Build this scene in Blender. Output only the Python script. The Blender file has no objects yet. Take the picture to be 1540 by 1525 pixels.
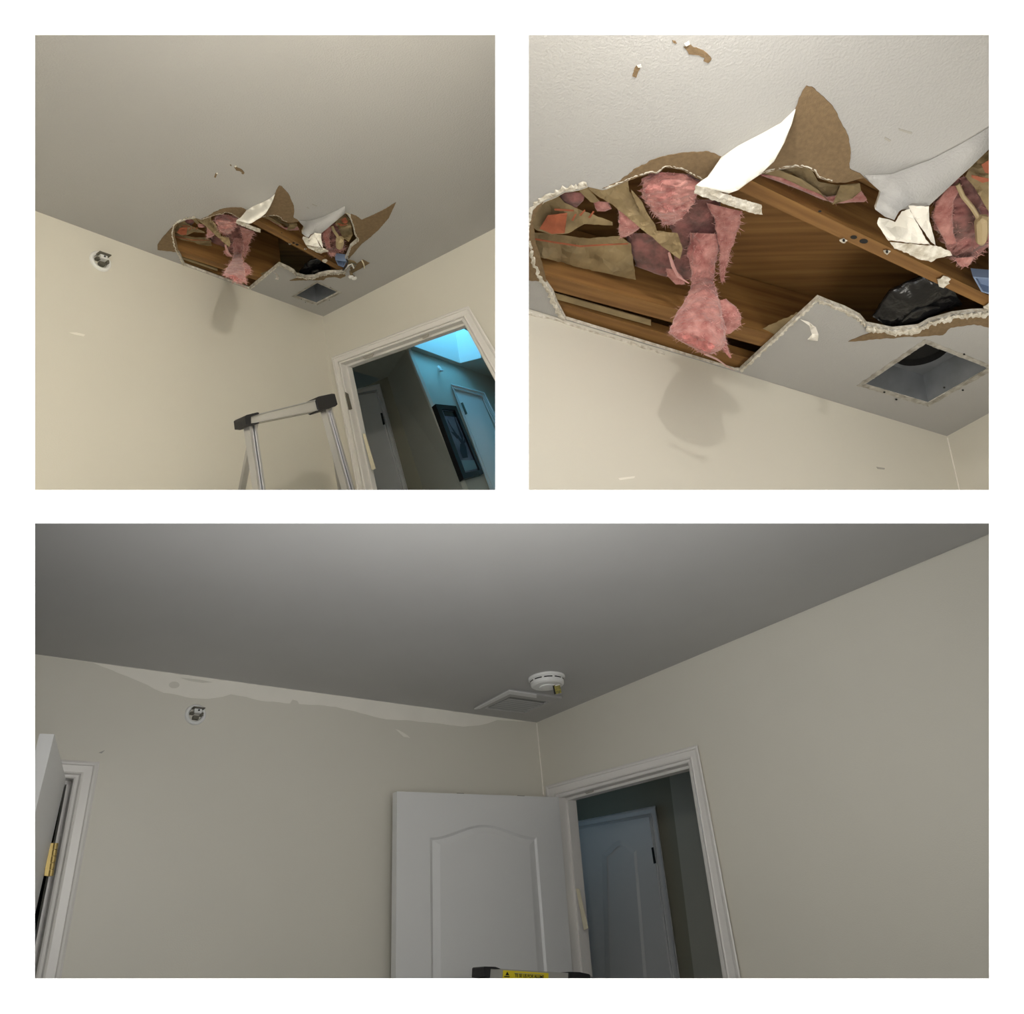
import bpy, math, random
from mathutils import Vector, Matrix, noise
from mathutils.geometry import tessellate_polygon, delaunay_2d_cdt
random.seed(7)

# ------------------------------------------------------------------ camera, world, lights
W_PX, H_PX, F_PX = 1540.0, 1525.0, 1100.0
PPX, PPY = 770.0, 762.5
PITCH = math.radians(22.0)
CAM_Z = 1.5
ROT = Matrix.Rotation(math.radians(90) + PITCH, 3, 'X')      # camera axes -> world axes
ORG = Vector((0, 0, CAM_Z))
def cw(v): return ROT @ Vector(v) + ORG                       # camera coordinates -> world
def cd(v): return ROT @ Vector(v)
def at(px, py, z): return cw(((px - PPX) / F_PX * z, -(py - PPY) / F_PX * z, -z))

sc = bpy.context.scene
col = sc.collection
cam_d = bpy.data.cameras.new('camera')
cam_d.sensor_fit = 'HORIZONTAL'; cam_d.sensor_width = 36.0
cam_d.lens = 36.0 * F_PX / W_PX
cam_d.clip_start = 0.05
cam = bpy.data.objects.new('camera', cam_d); col.objects.link(cam)
cam.matrix_world = Matrix.Translation(ORG) @ ROT.to_4x4()
sc.camera = cam
sc.view_settings.view_transform = 'Standard'
sc.view_settings.look = 'None'
sc.view_settings.gamma = 1.0
sc.view_settings.use_curve_mapping = False
sc.view_settings.exposure = 0.0

wd = bpy.data.worlds.new('world'); sc.world = wd; wd.use_nodes = True
wd.node_tree.nodes['Background'].inputs[0].default_value = (1.0, 1.0, 1.0, 1)
wd.node_tree.nodes['Background'].inputs[1].default_value = 2.7

def lamp(name, loc, energy, color, radius):
    d = bpy.data.lights.new(name, 'POINT'); d.energy = energy; d.color = color; d.shadow_soft_size = radius
    o = bpy.data.objects.new(name, d); col.objects.link(o); o.location = loc; return o
def area(name, loc, target, energy, color, size):
    d = bpy.data.lights.new(name, 'AREA'); d.energy = energy; d.color = color; d.shape = 'RECTANGLE'; d.size, d.size_y = size
    o = bpy.data.objects.new(name, d); col.objects.link(o); o.location = loc
    o.rotation_euler = (Vector(target) - Vector(loc)).to_track_quat('-Z', 'Y').to_euler(); return o
# the ceiling lamp of each room and an added soft fill light in the two damaged ones
lamp('ceiling_lamp_light', at(560, -270, 1.20), 25.0, (1.0, 0.935, 0.82), 0.035)
lamp('fill_light', at(-150, 600, 1.25), 6.0, (1.0, 0.95, 0.83), 0.22)
lamp('ceiling_lamp_light', at(1120, -290, 1.18), 15.5, (1.0, 0.95, 0.87), 0.022)
lamp('fill_light', at(1700, 680, 1.8), 9.0, (1.0, 0.965, 0.90), 0.20)
lamp('ceiling_lamp_light', at(770, 777, 1.18), 15.0, (1.0, 0.98, 0.92), 0.010)

# ------------------------------------------------------------------ materials
def new_mat(name):
    m = bpy.data.materials.new(name); m.use_nodes = True
    nt = m.node_tree; b = nt.nodes['Principled BSDF']; return m, nt, b
def paint(name, c, rough=0.6, bump=0.0, bscale=200.0, var=0.0, vscale=3.0, metal=0.0, c2=None, stretch=None, coord='Object', detail=3.0, sheen=0.0, spec=0.5):
    m, nt, b = new_mat(name)
    b.inputs['Roughness'].default_value = rough; b.inputs['Metallic'].default_value = metal
    b.inputs['Specular IOR Level'].default_value = spec
    if sheen: b.inputs['Sheen Weight'].default_value = sheen
    tc = nt.nodes.new('ShaderNodeTexCoord'); src = tc.outputs[coord]
    if stretch:
        mp = nt.nodes.new('ShaderNodeMapping'); mp.inputs['Scale'].default_value = stretch
        nt.links.new(src, mp.inputs['Vector']); src = mp.outputs['Vector']
    if var or c2:
        n = nt.nodes.new('ShaderNodeTexNoise'); n.inputs['Scale'].default_value = vscale; n.inputs['Detail'].default_value = detail
        nt.links.new(src, n.inputs['Vector'])
        r = nt.nodes.new('ShaderNodeValToRGB')
        lo = c2 if c2 else tuple(x * (1 - var) for x in c)
        hi = c if c2 else tuple(min(1, x * (1 + var)) for x in c)
        r.color_ramp.elements[0].position = 0.32; r.color_ramp.elements[1].position = 0.68
        r.color_ramp.elements[0].color = (*lo, 1); r.color_ramp.elements[1].color = (*hi, 1)
        nt.links.new(n.outputs['Fac'], r.inputs['Fac']); nt.links.new(r.outputs['Color'], b.inputs['Base Color'])
    else:
        b.inputs['Base Color'].default_value = (*c, 1)
    if bump:
        n2 = nt.nodes.new('ShaderNodeTexNoise'); n2.inputs['Scale'].default_value = bscale; n2.inputs['Detail'].default_value = 3
        nt.links.new(src, n2.inputs['Vector'])
        bp_ = nt.nodes.new('ShaderNodeBump'); bp_.inputs['Strength'].default_value = bump; bp_.inputs['Distance'].default_value = 0.004
        nt.links.new(n2.outputs['Fac'], bp_.inputs['Height']); nt.links.new(bp_.outputs['Normal'], b.inputs['Normal'])
    return m
def glow(name, c, s):
    m, nt, b = new_mat(name)
    b.inputs['Base Color'].default_value = (*c, 1)
    b.inputs['Emission Color'].default_value = (*c, 1); b.inputs['Emission Strength'].default_value = s
    return m
M = {}
M['mount'] = paint('mount_white', (0.93, 0.93, 0.93), 0.9, spec=0.1)
M['shell'] = paint('shell_grey', (0.55, 0.54, 0.50), 0.9)
M['wall'] = paint('greige_wall_paint', (0.72, 0.69, 0.605), 0.46, 0.10, 260, 0.015, 2.0)
M['ceil'] = paint('ceiling_paint_orange_peel', (0.44, 0.435, 0.427), 0.7, 0.40, 170, 0.015, 2.0)
M['ceil_b'] = paint('ceiling_paint_smooth', (0.48, 0.475, 0.465), 0.6, 0.06, 160, 0.03, 2.5)
M['trim'] = paint('white_trim_paint', (0.80, 0.775, 0.74), 0.32, 0.05, 120)
M['door'] = paint('white_door_paint', (0.76, 0.76, 0.755), 0.38, 0.03, 200)
M['primer'] = paint('pale_primer', (0.90, 0.865, 0.78), 0.6, 0.05, 200, 0.03, 6)
M['gyp'] = paint('broken_gypsum', (0.86, 0.83, 0.75), 0.9, 0.9, 140, c2=(0.50, 0.45, 0.36), vscale=55)
M['gypw'] = paint('white_plaster_face', (0.86, 0.83, 0.75), 0.6, 0.3, 120)
M['brown'] = paint('brown_board_paper', (0.205, 0.138, 0.072), 0.85, 0.3, 300, 0.12, 90)
M['kraft'] = paint('kraft_paper', (0.36, 0.27, 0.14), 0.7, 0.35, 40, c2=(0.22, 0.16, 0.08), vscale=14)
M['orange'] = paint('orange_print', (0.36, 0.10, 0.045), 0.7, 0.2, 60, 0.2, 20)
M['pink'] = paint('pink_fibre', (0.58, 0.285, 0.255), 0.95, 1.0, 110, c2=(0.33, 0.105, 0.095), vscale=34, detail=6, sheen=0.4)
M['pinkd'] = paint('dusty_shaded_fibre', (0.36, 0.15, 0.14), 0.95, 0.9, 70, c2=(0.12, 0.07, 0.06), vscale=24, detail=6, sheen=0.3)  # dust on the right batt, painted-in shade on the deep masses
M['pinkr'] = paint('deep_pink_fibre', (0.46, 0.16, 0.145), 0.95, 0.9, 90, 0.2, 40, sheen=0.3)
M['fibre'] = paint('pale_pink_strands', (0.66, 0.36, 0.33), 0.9, sheen=0.3)
M['wood'] = paint('pine_framing', (0.31, 0.16, 0.045), 0.65, 0.25, 60, c2=(0.16, 0.07, 0.016), vscale=1.0, stretch=(2.2, 34, 1), coord='UV', detail=5)
M['black'] = paint('black_plastic_film', (0.008, 0.008, 0.009), 0.22, 0.8, 45)
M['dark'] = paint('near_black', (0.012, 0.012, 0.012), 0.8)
M['galv'] = paint('galvanised_sheet', (0.20, 0.215, 0.235), 0.45, 0.1, 80, 0.15, 12, metal=0.35)
M['dust'] = paint('grey_dust', (0.26, 0.24, 0.20), 0.95, 0.5, 200, c2=(0.52, 0.50, 0.46), vscale=34)
M['alu'] = paint('brushed_aluminium', (0.55, 0.55, 0.56), 0.30, 0.05, 300, metal=0.75)
M['alup'] = paint('brushed_aluminium_bar', (0.44, 0.43, 0.40), 0.5, 0.05, 300, metal=0.25)
M['rub'] = paint('black_plastic_cap', (0.012, 0.012, 0.014), 0.5, 0.15, 120)
M['brass'] = paint('brass', (0.42, 0.31, 0.11), 0.42, metal=0.6)
M['steel'] = paint('dull_steel', (0.16, 0.15, 0.12), 0.5, metal=0.5)
M['yellow'] = paint('yellow_sticker', (0.82, 0.66, 0.02), 0.5)
M['white'] = paint('white_plastic', (0.82, 0.82, 0.80), 0.4)
M['grey'] = paint('grey_plastic', (0.22, 0.23, 0.22), 0.5)
M['blue'] = paint('blue_box_plastic', (0.20, 0.27, 0.42), 0.45)
M['beige'] = paint('beige_connector', (0.45, 0.35, 0.20), 0.5)
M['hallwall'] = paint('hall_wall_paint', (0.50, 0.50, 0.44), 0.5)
M['halldark'] = paint('hall_dark_olive', (0.32, 0.31, 0.24), 0.6)  # darker olive than the other hall walls
M['sky'] = glow('skylight_daylight', (0.14, 0.55, 0.82), 7.0)
M['well'] = paint('skylight_well_paint', (0.80, 0.82, 0.82), 0.7)
M['frame'] = paint('black_picture_frame', (0.010, 0.009, 0.010), 0.25)
M['art'] = paint('slate_print_ground', (0.16, 0.17, 0.21), 0.4, 0, 1, c2=(0.07, 0.07, 0.10), vscale=9)
M['artd'] = paint('ink_dark', (0.012, 0.014, 0.02), 0.5)
M['artl'] = paint('print_pale_teal', (0.16, 0.26, 0.29), 0.5)
M['tape'] = paint('cream_tape', (0.78, 0.72, 0.54), 0.7)
M['scuff'] = paint('scuff_grey', (0.40, 0.38, 0.34), 0.8)
M['registr'] = paint('register_grey_paint', (0.40, 0.40, 0.385), 0.6)
M['tagy'] = paint('olive_yellow_tag', (0.42, 0.36, 0.06), 0.5, c2=(0.10, 0.09, 0.03), vscale=130)

# ------------------------------------------------------------------ object helpers
WLOC = {}
def setp(o, label=None, cat=None, group=None, kind=None):
    if label: o['label'] = label
    if cat: o['category'] = cat
    if group: o['group'] = group
    if kind: o['kind'] = kind
    return o
def thing(name, loc, label, cat, group=None, kind=None):
    o = bpy.data.objects.new(name, None); col.objects.link(o); o.location = loc
    o.empty_display_size = 0.05
    WLOC[o.name] = Vector(loc)
    return setp(o, label, cat, group, kind)
def build(name, verts, faces, mat, parent=None, uv=None, mats=None, fmat=None, smooth=False):
    verts = [Vector(v) for v in verts]
    n = len(verts)
    c = sum(verts, Vector()) / n; c.z = min(v.z for v in verts)
    me = bpy.data.meshes.new(name)
    me.from_pydata([v - c for v in verts], [], faces)
    for k in (mats or [mat]): me.materials.append(M[k])
    if fmat: me.polygons.foreach_set('material_index', fmat)
    if smooth: me.polygons.foreach_set('use_smooth', [True] * len(me.polygons))
    if uv:
        l = me.uv_layers.new(name='UVMap')
        for lp in me.loops: l.data[lp.index].uv = uv[lp.vertex_index]
    me.update()
    o = bpy.data.objects.new(name, me); col.objects.link(o)
    if parent:
        o.parent = parent; o.location = c - WLOC[parent.name]
    else: o.location = c
    WLOC[o.name] = c
    return o
def lerp(a, b, t): return a + (b - a) * t
def box8(p, q):                          # two corresponding quads -> closed box
    v = list(p) + list(q)
    f = [(0,1,2,3), (7,6,5,4)] + [(i, i+4, (i+1) % 4+4, (i+1) % 4) for i in range(4)]
    return v, f
def tube(path, rad, n=8):
    path = [Vector(p) for p in path]; vs, fs = [], []
    for i, p in enumerate(path):
        t = (path[min(i+1, len(path)-1)] - path[max(i-1, 0)]).normalized()
        a = t.cross(Vector((0.31, 0.2, 0.9))).normalized(); b = t.cross(a)
        r = rad if not isinstance(rad, (list, tuple)) else rad[i]
        for k in range(n):
            g = 2*math.pi*k/n; vs.append(p + a*math.cos(g)*r + b*math.sin(g)*r)
    for i in range(len(path)-1):
        for k in range(n):
            fs.append((i*n+k, i*n+(k+1) % n, (i+1)*n+(k+1) % n, (i+1)*n+k))
    fs.append(tuple(range(n-1, -1, -1))); fs.append(tuple((len(path)-1)*n+k for k in range(n)))
    return vs, fs

class Room:
    def __init__(s, c, e, dist, mp=None):
        ray = lambda p: Vector((p[0]-PPX, -(p[1]-PPY), -F_PX))
        w = ray(c).normalized(); U = []
        for x in e:
            r = ray(x); U.append((r - w*(r @ w)).normalized())
        a, b, g = U[0] @ U[1], U[0] @ U[2], U[1] @ U[2]
        k0 = -math.sqrt(-a*b/g)
        D = [(U[i]+w*k).normalized() for i, k in enumerate((k0, -a/k0, -b/k0))]
        s.D = [cd(d) for d in D]; s.C = cw(w*dist); s.mp = mp
    def ray(s, x, y):
        if s.mp: x, y = s.mp(x, y)
        return cd(((x-PPX), -(y-PPY), -F_PX))
    def on(s, x, y, ax=2, off=0.0):      # ray meets the plane d[ax] = off  (0 right wall, 1 left wall, 2 ceiling)
        r = s.ray(x, y); n = s.D[ax]
        return ORG + r * ((s.C + n*off - ORG) @ n / (r @ n))
    def co(s, P): return [(P - s.C) @ d for d in s.D]
    def pt(s, a, b, c): return s.C + s.D[0]*a + s.D[1]*b + s.D[2]*c
    def raw(s):                          # the same room without the pixel map
        r = Room.__new__(Room); r.D, r.C, r.mp = s.D, s.C, None; return r
def px_of(P):
    v = ROT.transposed() @ (P - ORG); return (PPX - F_PX*v.x/v.z, PPY + F_PX*v.y/v.z)

def jagged(poly, amp, step=5.0, seed=0):
    out = []
    rnd = random.Random(seed)
    for i, p in enumerate(poly):
        q = poly[(i+1) % len(poly)]
        L = math.hypot(q[0]-p[0], q[1]-p[1]); n = max(1, int(L/step))
        for k in range(n):
            t = k/n; j = amp if k else amp*0.3
            nx, ny = -(q[1]-p[1])/(L+1e-6), (q[0]-p[0])/(L+1e-6)
            d = rnd.uniform(-j, j)
            out.append((lerp(p[0], q[0], t)+nx*d, lerp(p[1], q[1], t)+ny*d, lerp(p[2] if len(p) > 2 else 0, q[2] if len(q) > 2 else 0, t)))
    return out
def inside(x, y, poly):
    r = False; j = len(poly)-1
    for i in range(len(poly)):
        xi, yi, xj, yj = poly[i][0], poly[i][1], poly[j][0], poly[j][1]
        if (yi > y) != (yj > y) and x < (xj-xi)*(y-yi)/(yj-yi)+xi: r = not r
        j = i
    return r
def sheet(R, name, poly, mat, parent=None, ax=2, off=0.0, thick=0.002, jag=0.0, step=5.0, grid=0.0, amp=0.0, freq=12.0, side=None, seed=0, back=None, smooth=False, crease=0.0):
    """a sheet whose outline is given by pixel and by its distance (third number + off) from a plane of the room"""
    poly = [(p[0], p[1], p[2] if len(p) > 2 else 0.0) for p in poly]
    base = poly
    if jag: poly = jagged(poly, jag, step, seed)
    pts = list(poly); n0 = len(pts)
    if grid:
        x0, x1 = min(p[0] for p in poly), max(p[0] for p in poly); y0, y1 = min(p[1] for p in poly), max(p[1] for p in poly)
        rnd = random.Random(seed+1)
        y = y0+grid*0.5
        while y < y1:
            x = x0+grid*0.5
            while x < x1:
                gx, gy = x+rnd.uniform(-.3, .3)*grid, y+rnd.uniform(-.3, .3)*grid
                if inside(gx, gy, poly) and min((gx-p[0])**2+(gy-p[1])**2 for p in poly) > (grid*0.35)**2:
                    sw = sh = 0
                    for p in base:
                        w = 1.0/((gx-p[0])**2+(gy-p[1])**2+4)**1.3; sw += w; sh += w*p[2]
                    h = sh/sw
                    pts.append((gx, gy, h))
                x += grid
            y += grid
    v2, e2, f2, ov, _, _ = delaunay_2d_cdt([Vector((p[0], p[1])) for p in pts], [(i, (i+1) % n0) for i in range(n0)], [], 1, 1e-4)
    hh = []
    for k, o in enumerate(ov): hh.append(pts[o[0]][2] if o else 0.0)
    front = []
    for k, v in enumerate(v2):
        h = hh[k]
        if amp:
            q = R.on(v.x, v.y, ax, off+h)
            d = noise.noise(q*freq)*amp + noise.noise(q*freq*2.7)*amp*0.45
            if crease: d += crease*(abs(noise.noise(q*freq*0.6+Vector((seed, 3, 1)))) - 0.3)
            h += d
        front.append(R.on(v.x, v.y, ax, off+h))
    nrm = R.D[ax]
    faces = []
    for f in f2:
        a, b, c = (front[i] for i in f)
        if (b-a).cross(c-a) @ (ORG-a) < 0: f = f[::-1]
        faces.append(tuple(f))
    cnt = {}
    for f in faces:
        for i in range(3):
            e = (f[i], f[(i+1) % 3]); cnt[e] = 1
    bd = [e for e in cnt if (e[1], e[0]) not in cnt]
    n = len(front)
    bent = amp or any(abs(p[2]-poly[0][2]) > 1e-6 for p in poly)
    verts = front+[(p+(p-ORG).normalized()*thick if bent else p-nrm*thick) for p in front]
    fm = [0]*len(faces)
    allf = faces+[tuple(i+n for i in f[::-1]) for f in faces]; fm += [2 if back else 0]*len(faces)
    for a, b in bd: allf.append((b, a, a+n, b+n)); fm.append(1)
    mats = [mat, side or mat] + ([back] if back else [])
    return build(name, verts, allf, None, parent, mats=mats, fmat=fm, smooth=smooth)
def slab(R, name, outer, holes, mat, ax, off=0.0, thick=0.013, parent=None, side=None):
    """flat wall or ceiling with openings"""
    loops = [outer]+holes
    tri = tessellate_polygon([[Vector((p[0], p[1], 0)) for p in l] for l in loops])
    pts = [p for l in loops for p in l]
    front = [R.on(p[0], p[1], ax, off) for p in pts]; n = len(front)
    nrm = R.D[ax]; faces = []
    for f in tri:
        a, b, c = (front[i] for i in f)
        cr = (b-a).cross(c-a)
        if cr.length < 1e-12: continue
        faces.append(tuple(f) if cr @ nrm > 0 else tuple(f[::-1]))
    verts = front+[p - nrm*thick for p in front]
    allf = faces+[tuple(i+n for i in f[::-1]) for f in faces]; fm = [0]*len(allf); k = 0
    for l in loops:
        m = len(l)
        for i in range(m):
            a, b = k+i, k+(i+1) % m; allf.append((a, b, b+n, a+n)); fm.append(1)
        k += m
    return build(name, verts, allf, None, parent, mats=[mat, side or mat], fmat=fm)
def board(R, name, quad, h, up, parent=None, mat='wood', ax=2):
    """timber: quad of pixels (two along one edge, two back along the other) on plane h, raised by up away from the room"""
    p = [R.on(x, y, ax, h) for x, y in quad]; n = R.D[ax]
    q = [a - n*up for a in p]
    L = (p[1]-p[0]).length; w = (p[3]-p[0]).length
    vs, fs, uv = [], [], []
    s0 = random.uniform(0, 9)
    def face(a, b, c, d, v0, wd):
        i = len(vs); vs.extend((a, b, c, d)); fs.append((i, i+1, i+2, i+3)); uv.extend(((s0, v0), (s0+L, v0), (s0+L, v0+wd), (s0, v0+wd)))
    face(p[0], p[1], p[2], p[3], s0, w); face(q[3], q[2], q[1], q[0], s0+1, w)
    face(p[1], p[0], q[0], q[1], s0+2, up); face(p[3], p[2], q[2], q[3], s0+3, up)
    face(p[0], p[3], q[3], q[0], s0+4, up); face(p[2], p[1], q[1], q[2], s0+5, up)
    return build(name, vs, fs, mat, parent, uv=uv)
def fluff(R, name, secs, mat, parent=None, depth=0.6, amp=0.012, freq=18, n=30, sub=7, seed=0, strands=0, slen=0.02):
    """a clump of fibre: cross sections (xl, yl, xr, yr, h) in pixels + distance below the ceiling, lofted and roughened"""
    S = []
    for i in range(len(secs)-1):
        for k in range(sub):
            t = k/sub; S.append([lerp(a, b, t) for a, b in zip(secs[i], secs[i+1])])
    S.append(list(secs[-1]))
    vs, fs = [], []
    o = Vector((seed*1.7, seed*0.9, seed*2.3))
    for i, (xl, yl, xr, yr, h) in enumerate(S):
        if h > 0: h *= 1.9
        a, b = R.on(xl, yl, 2, h), R.on(xr, yr, 2, h)
        c = (a+b)/2; u = (b-a)/2
        view = (ORG-c).normalized(); w = view*u.length*depth
        k_ = min(1.0, u.length/.05)*(0.62 if h > .05 else 1.0)
        for k in range(n):
            g = 2*math.pi*k/n; d = u*math.cos(g)+w*math.sin(g); p = c+d
            nd = d.normalized()
            x = noise.fractal(p*freq+o, 1.0, 2.1, 4)*amp + abs(noise.noise(p*freq*2.4+o))*amp*0.7
            lf = noise.noise(p*freq*0.35+o)*amp*0.9
            x *= k_; lf *= k_
            vs.append(p+nd*(x+lf)+view*x*0.4)
    m = len(S)
    for i in range(m-1):
        for k in range(n): fs.append((i*n+k, i*n+(k+1) % n, (i+1)*n+(k+1) % n, (i+1)*n+k))
    for i, fl in ((0, -1), (m-1, 1)):
        c = sum((vs[i*n+k] for k in range(n)), Vector())/n; vs.append(c); ci = len(vs)-1
        for k in range(n): fs.append((i*n+k, i*n+(k+1) % n, ci) if fl < 0 else (i*n+(k+1) % n, i*n+k, ci))
    ob = build(name, vs, fs, mat, parent, smooth=True)
    if strands:
        rnd = random.Random(seed); sv, sf = [], []
        for _ in range(strands):
            i = rnd.randrange(m); k = rnd.randrange(n); p = vs[i*n+k]
            cc = sum((vs[i*n+q] for q in range(0, n, 5)), Vector())/len(range(0, n, 5))
            d = (p-cc).normalized(); dn = R.D[2]
            dirn = (d*rnd.uniform(.2, 1)+dn*rnd.uniform(-.2, .8)+Vector((rnd.uniform(-.6, .6), rnd.uniform(-.6, .6), rnd.uniform(-.6, .6)))).normalized()
            L = slen*rnd.uniform(.15, .62); wv = dirn.cross(ORG-p).normalized()*rnd.uniform(.0003, .0008)
            mid = p+dirn*L*.55+Vector((rnd.uniform(-1, 1), rnd.uniform(-1, 1), rnd.uniform(-1, 1)))*L*.18
            e = p+dirn*L
            b = len(sv); sv.extend((p-dirn*.002-wv, p-dirn*.002+wv, mid+wv*.7, mid-wv*.7, e)); sf.extend(((b, b+1, b+2, b+3), (b+3, b+2, b+4)))
        s = build('fibre_strands', sv, sf, 'fibre', parent if parent else ob); s['kind'] = 'stuff'
    return ob
def crumb(R, name, line, width, parent, seed=0, mat='gyp', drop=0.004, deep=0.013, ax=2):
    """broken gypsum core along the torn edge of the board: pixel polyline, width towards its left-hand side"""
    rnd = random.Random(seed); P = []
    for i in range(len(line)-1):
        a, b = line[i], line[i+1]; L = math.hypot(b[0]-a[0], b[1]-a[1]); n = max(1, int(L/3.0))
        for k in range(n): P.append((lerp(a[0], b[0], k/n), lerp(a[1], b[1], k/n)))
    P.append(line[-1][:2]); vs, fs = [], []
    for i, p in enumerate(P):
        q, r = P[max(i-1, 0)], P[min(i+1, len(P)-1)]
        tx, ty = r[0]-q[0], r[1]-q[1]; L = math.hypot(tx, ty)+1e-6; nx, ny = ty/L, -tx/L
        w = width*rnd.uniform(.65, 1.25)
        rows = [(w, .0012), (w*.7, drop*rnd.uniform(.6, 1.4)), (w*.3, drop*rnd.uniform(.3, 1.5)), (rnd.uniform(-1, 1)*.12*width, -.002), (-.1*width, -deep)]
        for d, h in rows: vs.append(R.on(p[0]+nx*d, p[1]+ny*d, ax, h))
    m = 5
    for i in range(len(P)-1):
        for k in range(m-1): fs.append((i*m+k, i*m+k+1, (i+1)*m+k+1, (i+1)*m+k))
    return build(name, vs, fs, mat, parent)

# ------------------------------------------------------------------ the three rooms
HM = ((0.42487507563245985, 0.0028327439670104123, -61.56852381544184), (0.04669389178500999, 0.42213449146831117, 190.86891285480715), (6.056106447347592e-05, 5.755221675792476e-05, 1.0))
HI = Matrix(HM).inverted()
def m_tl(x, y):
    d = HM[2][0]*x+HM[2][1]*y+1.0
    return (HM[0][0]*x+HM[0][1]*y+HM[0][2])/d, (HM[1][0]*x+HM[1][1]*y+HM[1][2])/d
def from_tl(x, y, *r):                    # a point read in the wide view, in the pixels of the close view
    v = HI @ Vector((x, y, 1)); return (v.x/v.z, v.y/v.z)+r
TL = Room((486, 476), [(50, 316), (745, 343), (493.2, 534)], 4.0, m_tl)
TLR = TL.raw()
TR = Room((1424, 656), [(795, 465), (1490, 620), (1442.7, 736.7)], 3.6, lambda x, y: (max(x, 776.0), y))
BR = Room((807, 1086.5), [(50, 983.5), (1490, 803), (817, 1190)], 4.0)

MZ = 1.15
def mount():
    def P(x, y, z=MZ): return cw((x, y, -z))
    def o(x, y): return ((x-PPX)/F_PX*MZ, -(y-PPY)/F_PX*MZ)
    X, Y0, Y1 = 3.4, -3.4, 2.9
    outer = [(-X, Y0), (X, Y0), (X, Y1), (-X, Y1)]
    holes = []
    for a, b, c, d in ((50, 50, 745, 737), (795, 50, 1490, 737), (50, 787, 1490, 1474)):
        holes.append([o(a, d), o(c, d), o(c, b), o(a, b)])
    loops = [outer]+holes
    tri = tessellate_polygon([[Vector((p[0], p[1], 0)) for p in l] for l in loops])
    pts = [p for l in loops for p in l]; n = len(pts); t = 0.004
    vs = [P(x, y) for x, y in pts]+[P(x, y, MZ+t) for x, y in pts]
    fs = []
    for f in tri: fs += [tuple(f), tuple(i+n for i in f[::-1])]
    k = 0
    for l in loops:
        for i in range(4): a, b = k+i, k+(i+1) % 4; fs.append((a, b, b+n, a+n))
        k += 4
    setp(build('wall_front', vs, fs, 'mount'), 'white wall with three rectangular openings, one before each room', 'wall', kind='structure')
    def bx(name, x0, x1, y0, y1, z0, z1, label, cat, mat='shell'):
        v, f = box8([P(x0, y0, z0), P(x1, y0, z0), P(x1, y1, z0), P(x0, y1, z0)], [P(x0, y0, z1), P(x1, y0, z1), P(x1, y1, z1), P(x0, y1, z1)])
        setp(build(name, v, f, mat), label, cat, kind='structure')
    Z = 8.0  # outer shell below: unseen, added to block world light from behind
    bx('light_shell_back', -X, X, Y0, Y1, Z, Z+.1, 'grey shell panel far behind the rooms, unseen, added to block outside light', 'wall')
    bx('light_shell_side', -X-.1, -X, Y0, Y1, MZ, Z, 'grey shell panel left of the rooms, unseen, added to block outside light', 'wall')
    bx('light_shell_side', X, X+.1, Y0, Y1, MZ, Z, 'grey shell panel right of the rooms, unseen, added to block outside light', 'wall')
    bx('light_shell_top', -X, X, Y1, Y1+.1, MZ, Z, 'grey shell panel over the rooms, unseen, added to block outside light', 'ceiling')
    bx('light_shell_bottom', -X, X, Y0-.1, Y0, MZ, Z, 'grey shell slab under the rooms, unseen, added to block outside light', 'added_slab')
    bx('added_slab', -X, X, -.012, .012, MZ+t, Z, 'thin slab added between the upper rooms and the lower room against light leaks', 'added_slab', 'wall')  # partition slab, added so lamps do not leak between rooms
    bx('added_partition', -.012, .012, .012, Y1, MZ+t, Z, 'thin partition added between the two upper rooms against light leaks', 'wall', 'wall')  # added divider, keeps each upper room's light to itself
mount()

def line_y(c, e, x): return c[1]+(e[1]-c[1])/(e[0]-c[0])*(x-c[0])
def floor_px(R, P):                       # follow the room's down direction to the slab between the rooms
    v = ROT.transposed() @ (P-ORG); d = ROT.transposed() @ R.D[2]
    t = (v.y-0.016)/(-d.y); return P+R.D[2]*t

# ------------------------------------------------------------------ casings, jambs, doors
PROFILE = [(0, 0.0), (0, .020), (.10, .024), (.20, .022), (.26, .016), (.62, .015), (.72, .020), (.80, .012), (.92, .010), (1, .006), (1, 0.0)]
def casing(R, outer, inner, ax, off0, parent, mat='trim', sides=(0, 1, 2), names=('side_casing', 'head_casing', 'side_casing'), scale=1.0):
    for s in sides:
        a, b = outer[s], outer[s+1]; c, d = inner[s], inner[s+1]
        vs, fs = [], []
        for t, h in PROFILE:
            vs.append(R.on(lerp(a[0], c[0], t), lerp(a[1], c[1], t), ax, off0+h*scale))
            vs.append(R.on(lerp(b[0], d[0], t), lerp(b[1], d[1], t), ax, off0+h*scale))
        for i in range(len(PROFILE)-1): fs.append((2*i, 2*i+1, 2*i+3, 2*i+2))
        build(names[s], vs, fs, mat, parent)
def jamb(R, inner, ax, depth, parent, mat='trim', stop=None):
    n = R.D[ax]
    for i, nm in enumerate(('side_jamb', 'head_jamb', 'side_jamb')):
        a, b = R.on(*inner[i], ax, .004), R.on(*inner[i+1], ax, .004)
        cen = (R.on(*inner[0], ax)+R.on(*inner[3], ax)+R.on(*inner[1], ax)+R.on(*inner[2], ax))/4
        o = ((a+b)/2-cen); o = (o - n*(o @ n)).normalized()*.02
        v, f = box8([a, b, b-n*depth, a-n*depth], [a+o, b+o, b-n*depth+o, a-n*depth+o])
        j = build(nm, v, f, mat, parent)
        # the stop that the door closes against
        i2 = -o.normalized()*.011
        p, q = a-n*depth*.42+i2, b-n*depth*.42+i2
        v, f = box8([p, q, q-n*depth*.42, p-n*depth*.42], [p-i2, q-i2, q-n*depth*.42-i2, p-n*depth*.42-i2])
        build('door_stop', v, f, mat, j)
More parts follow.
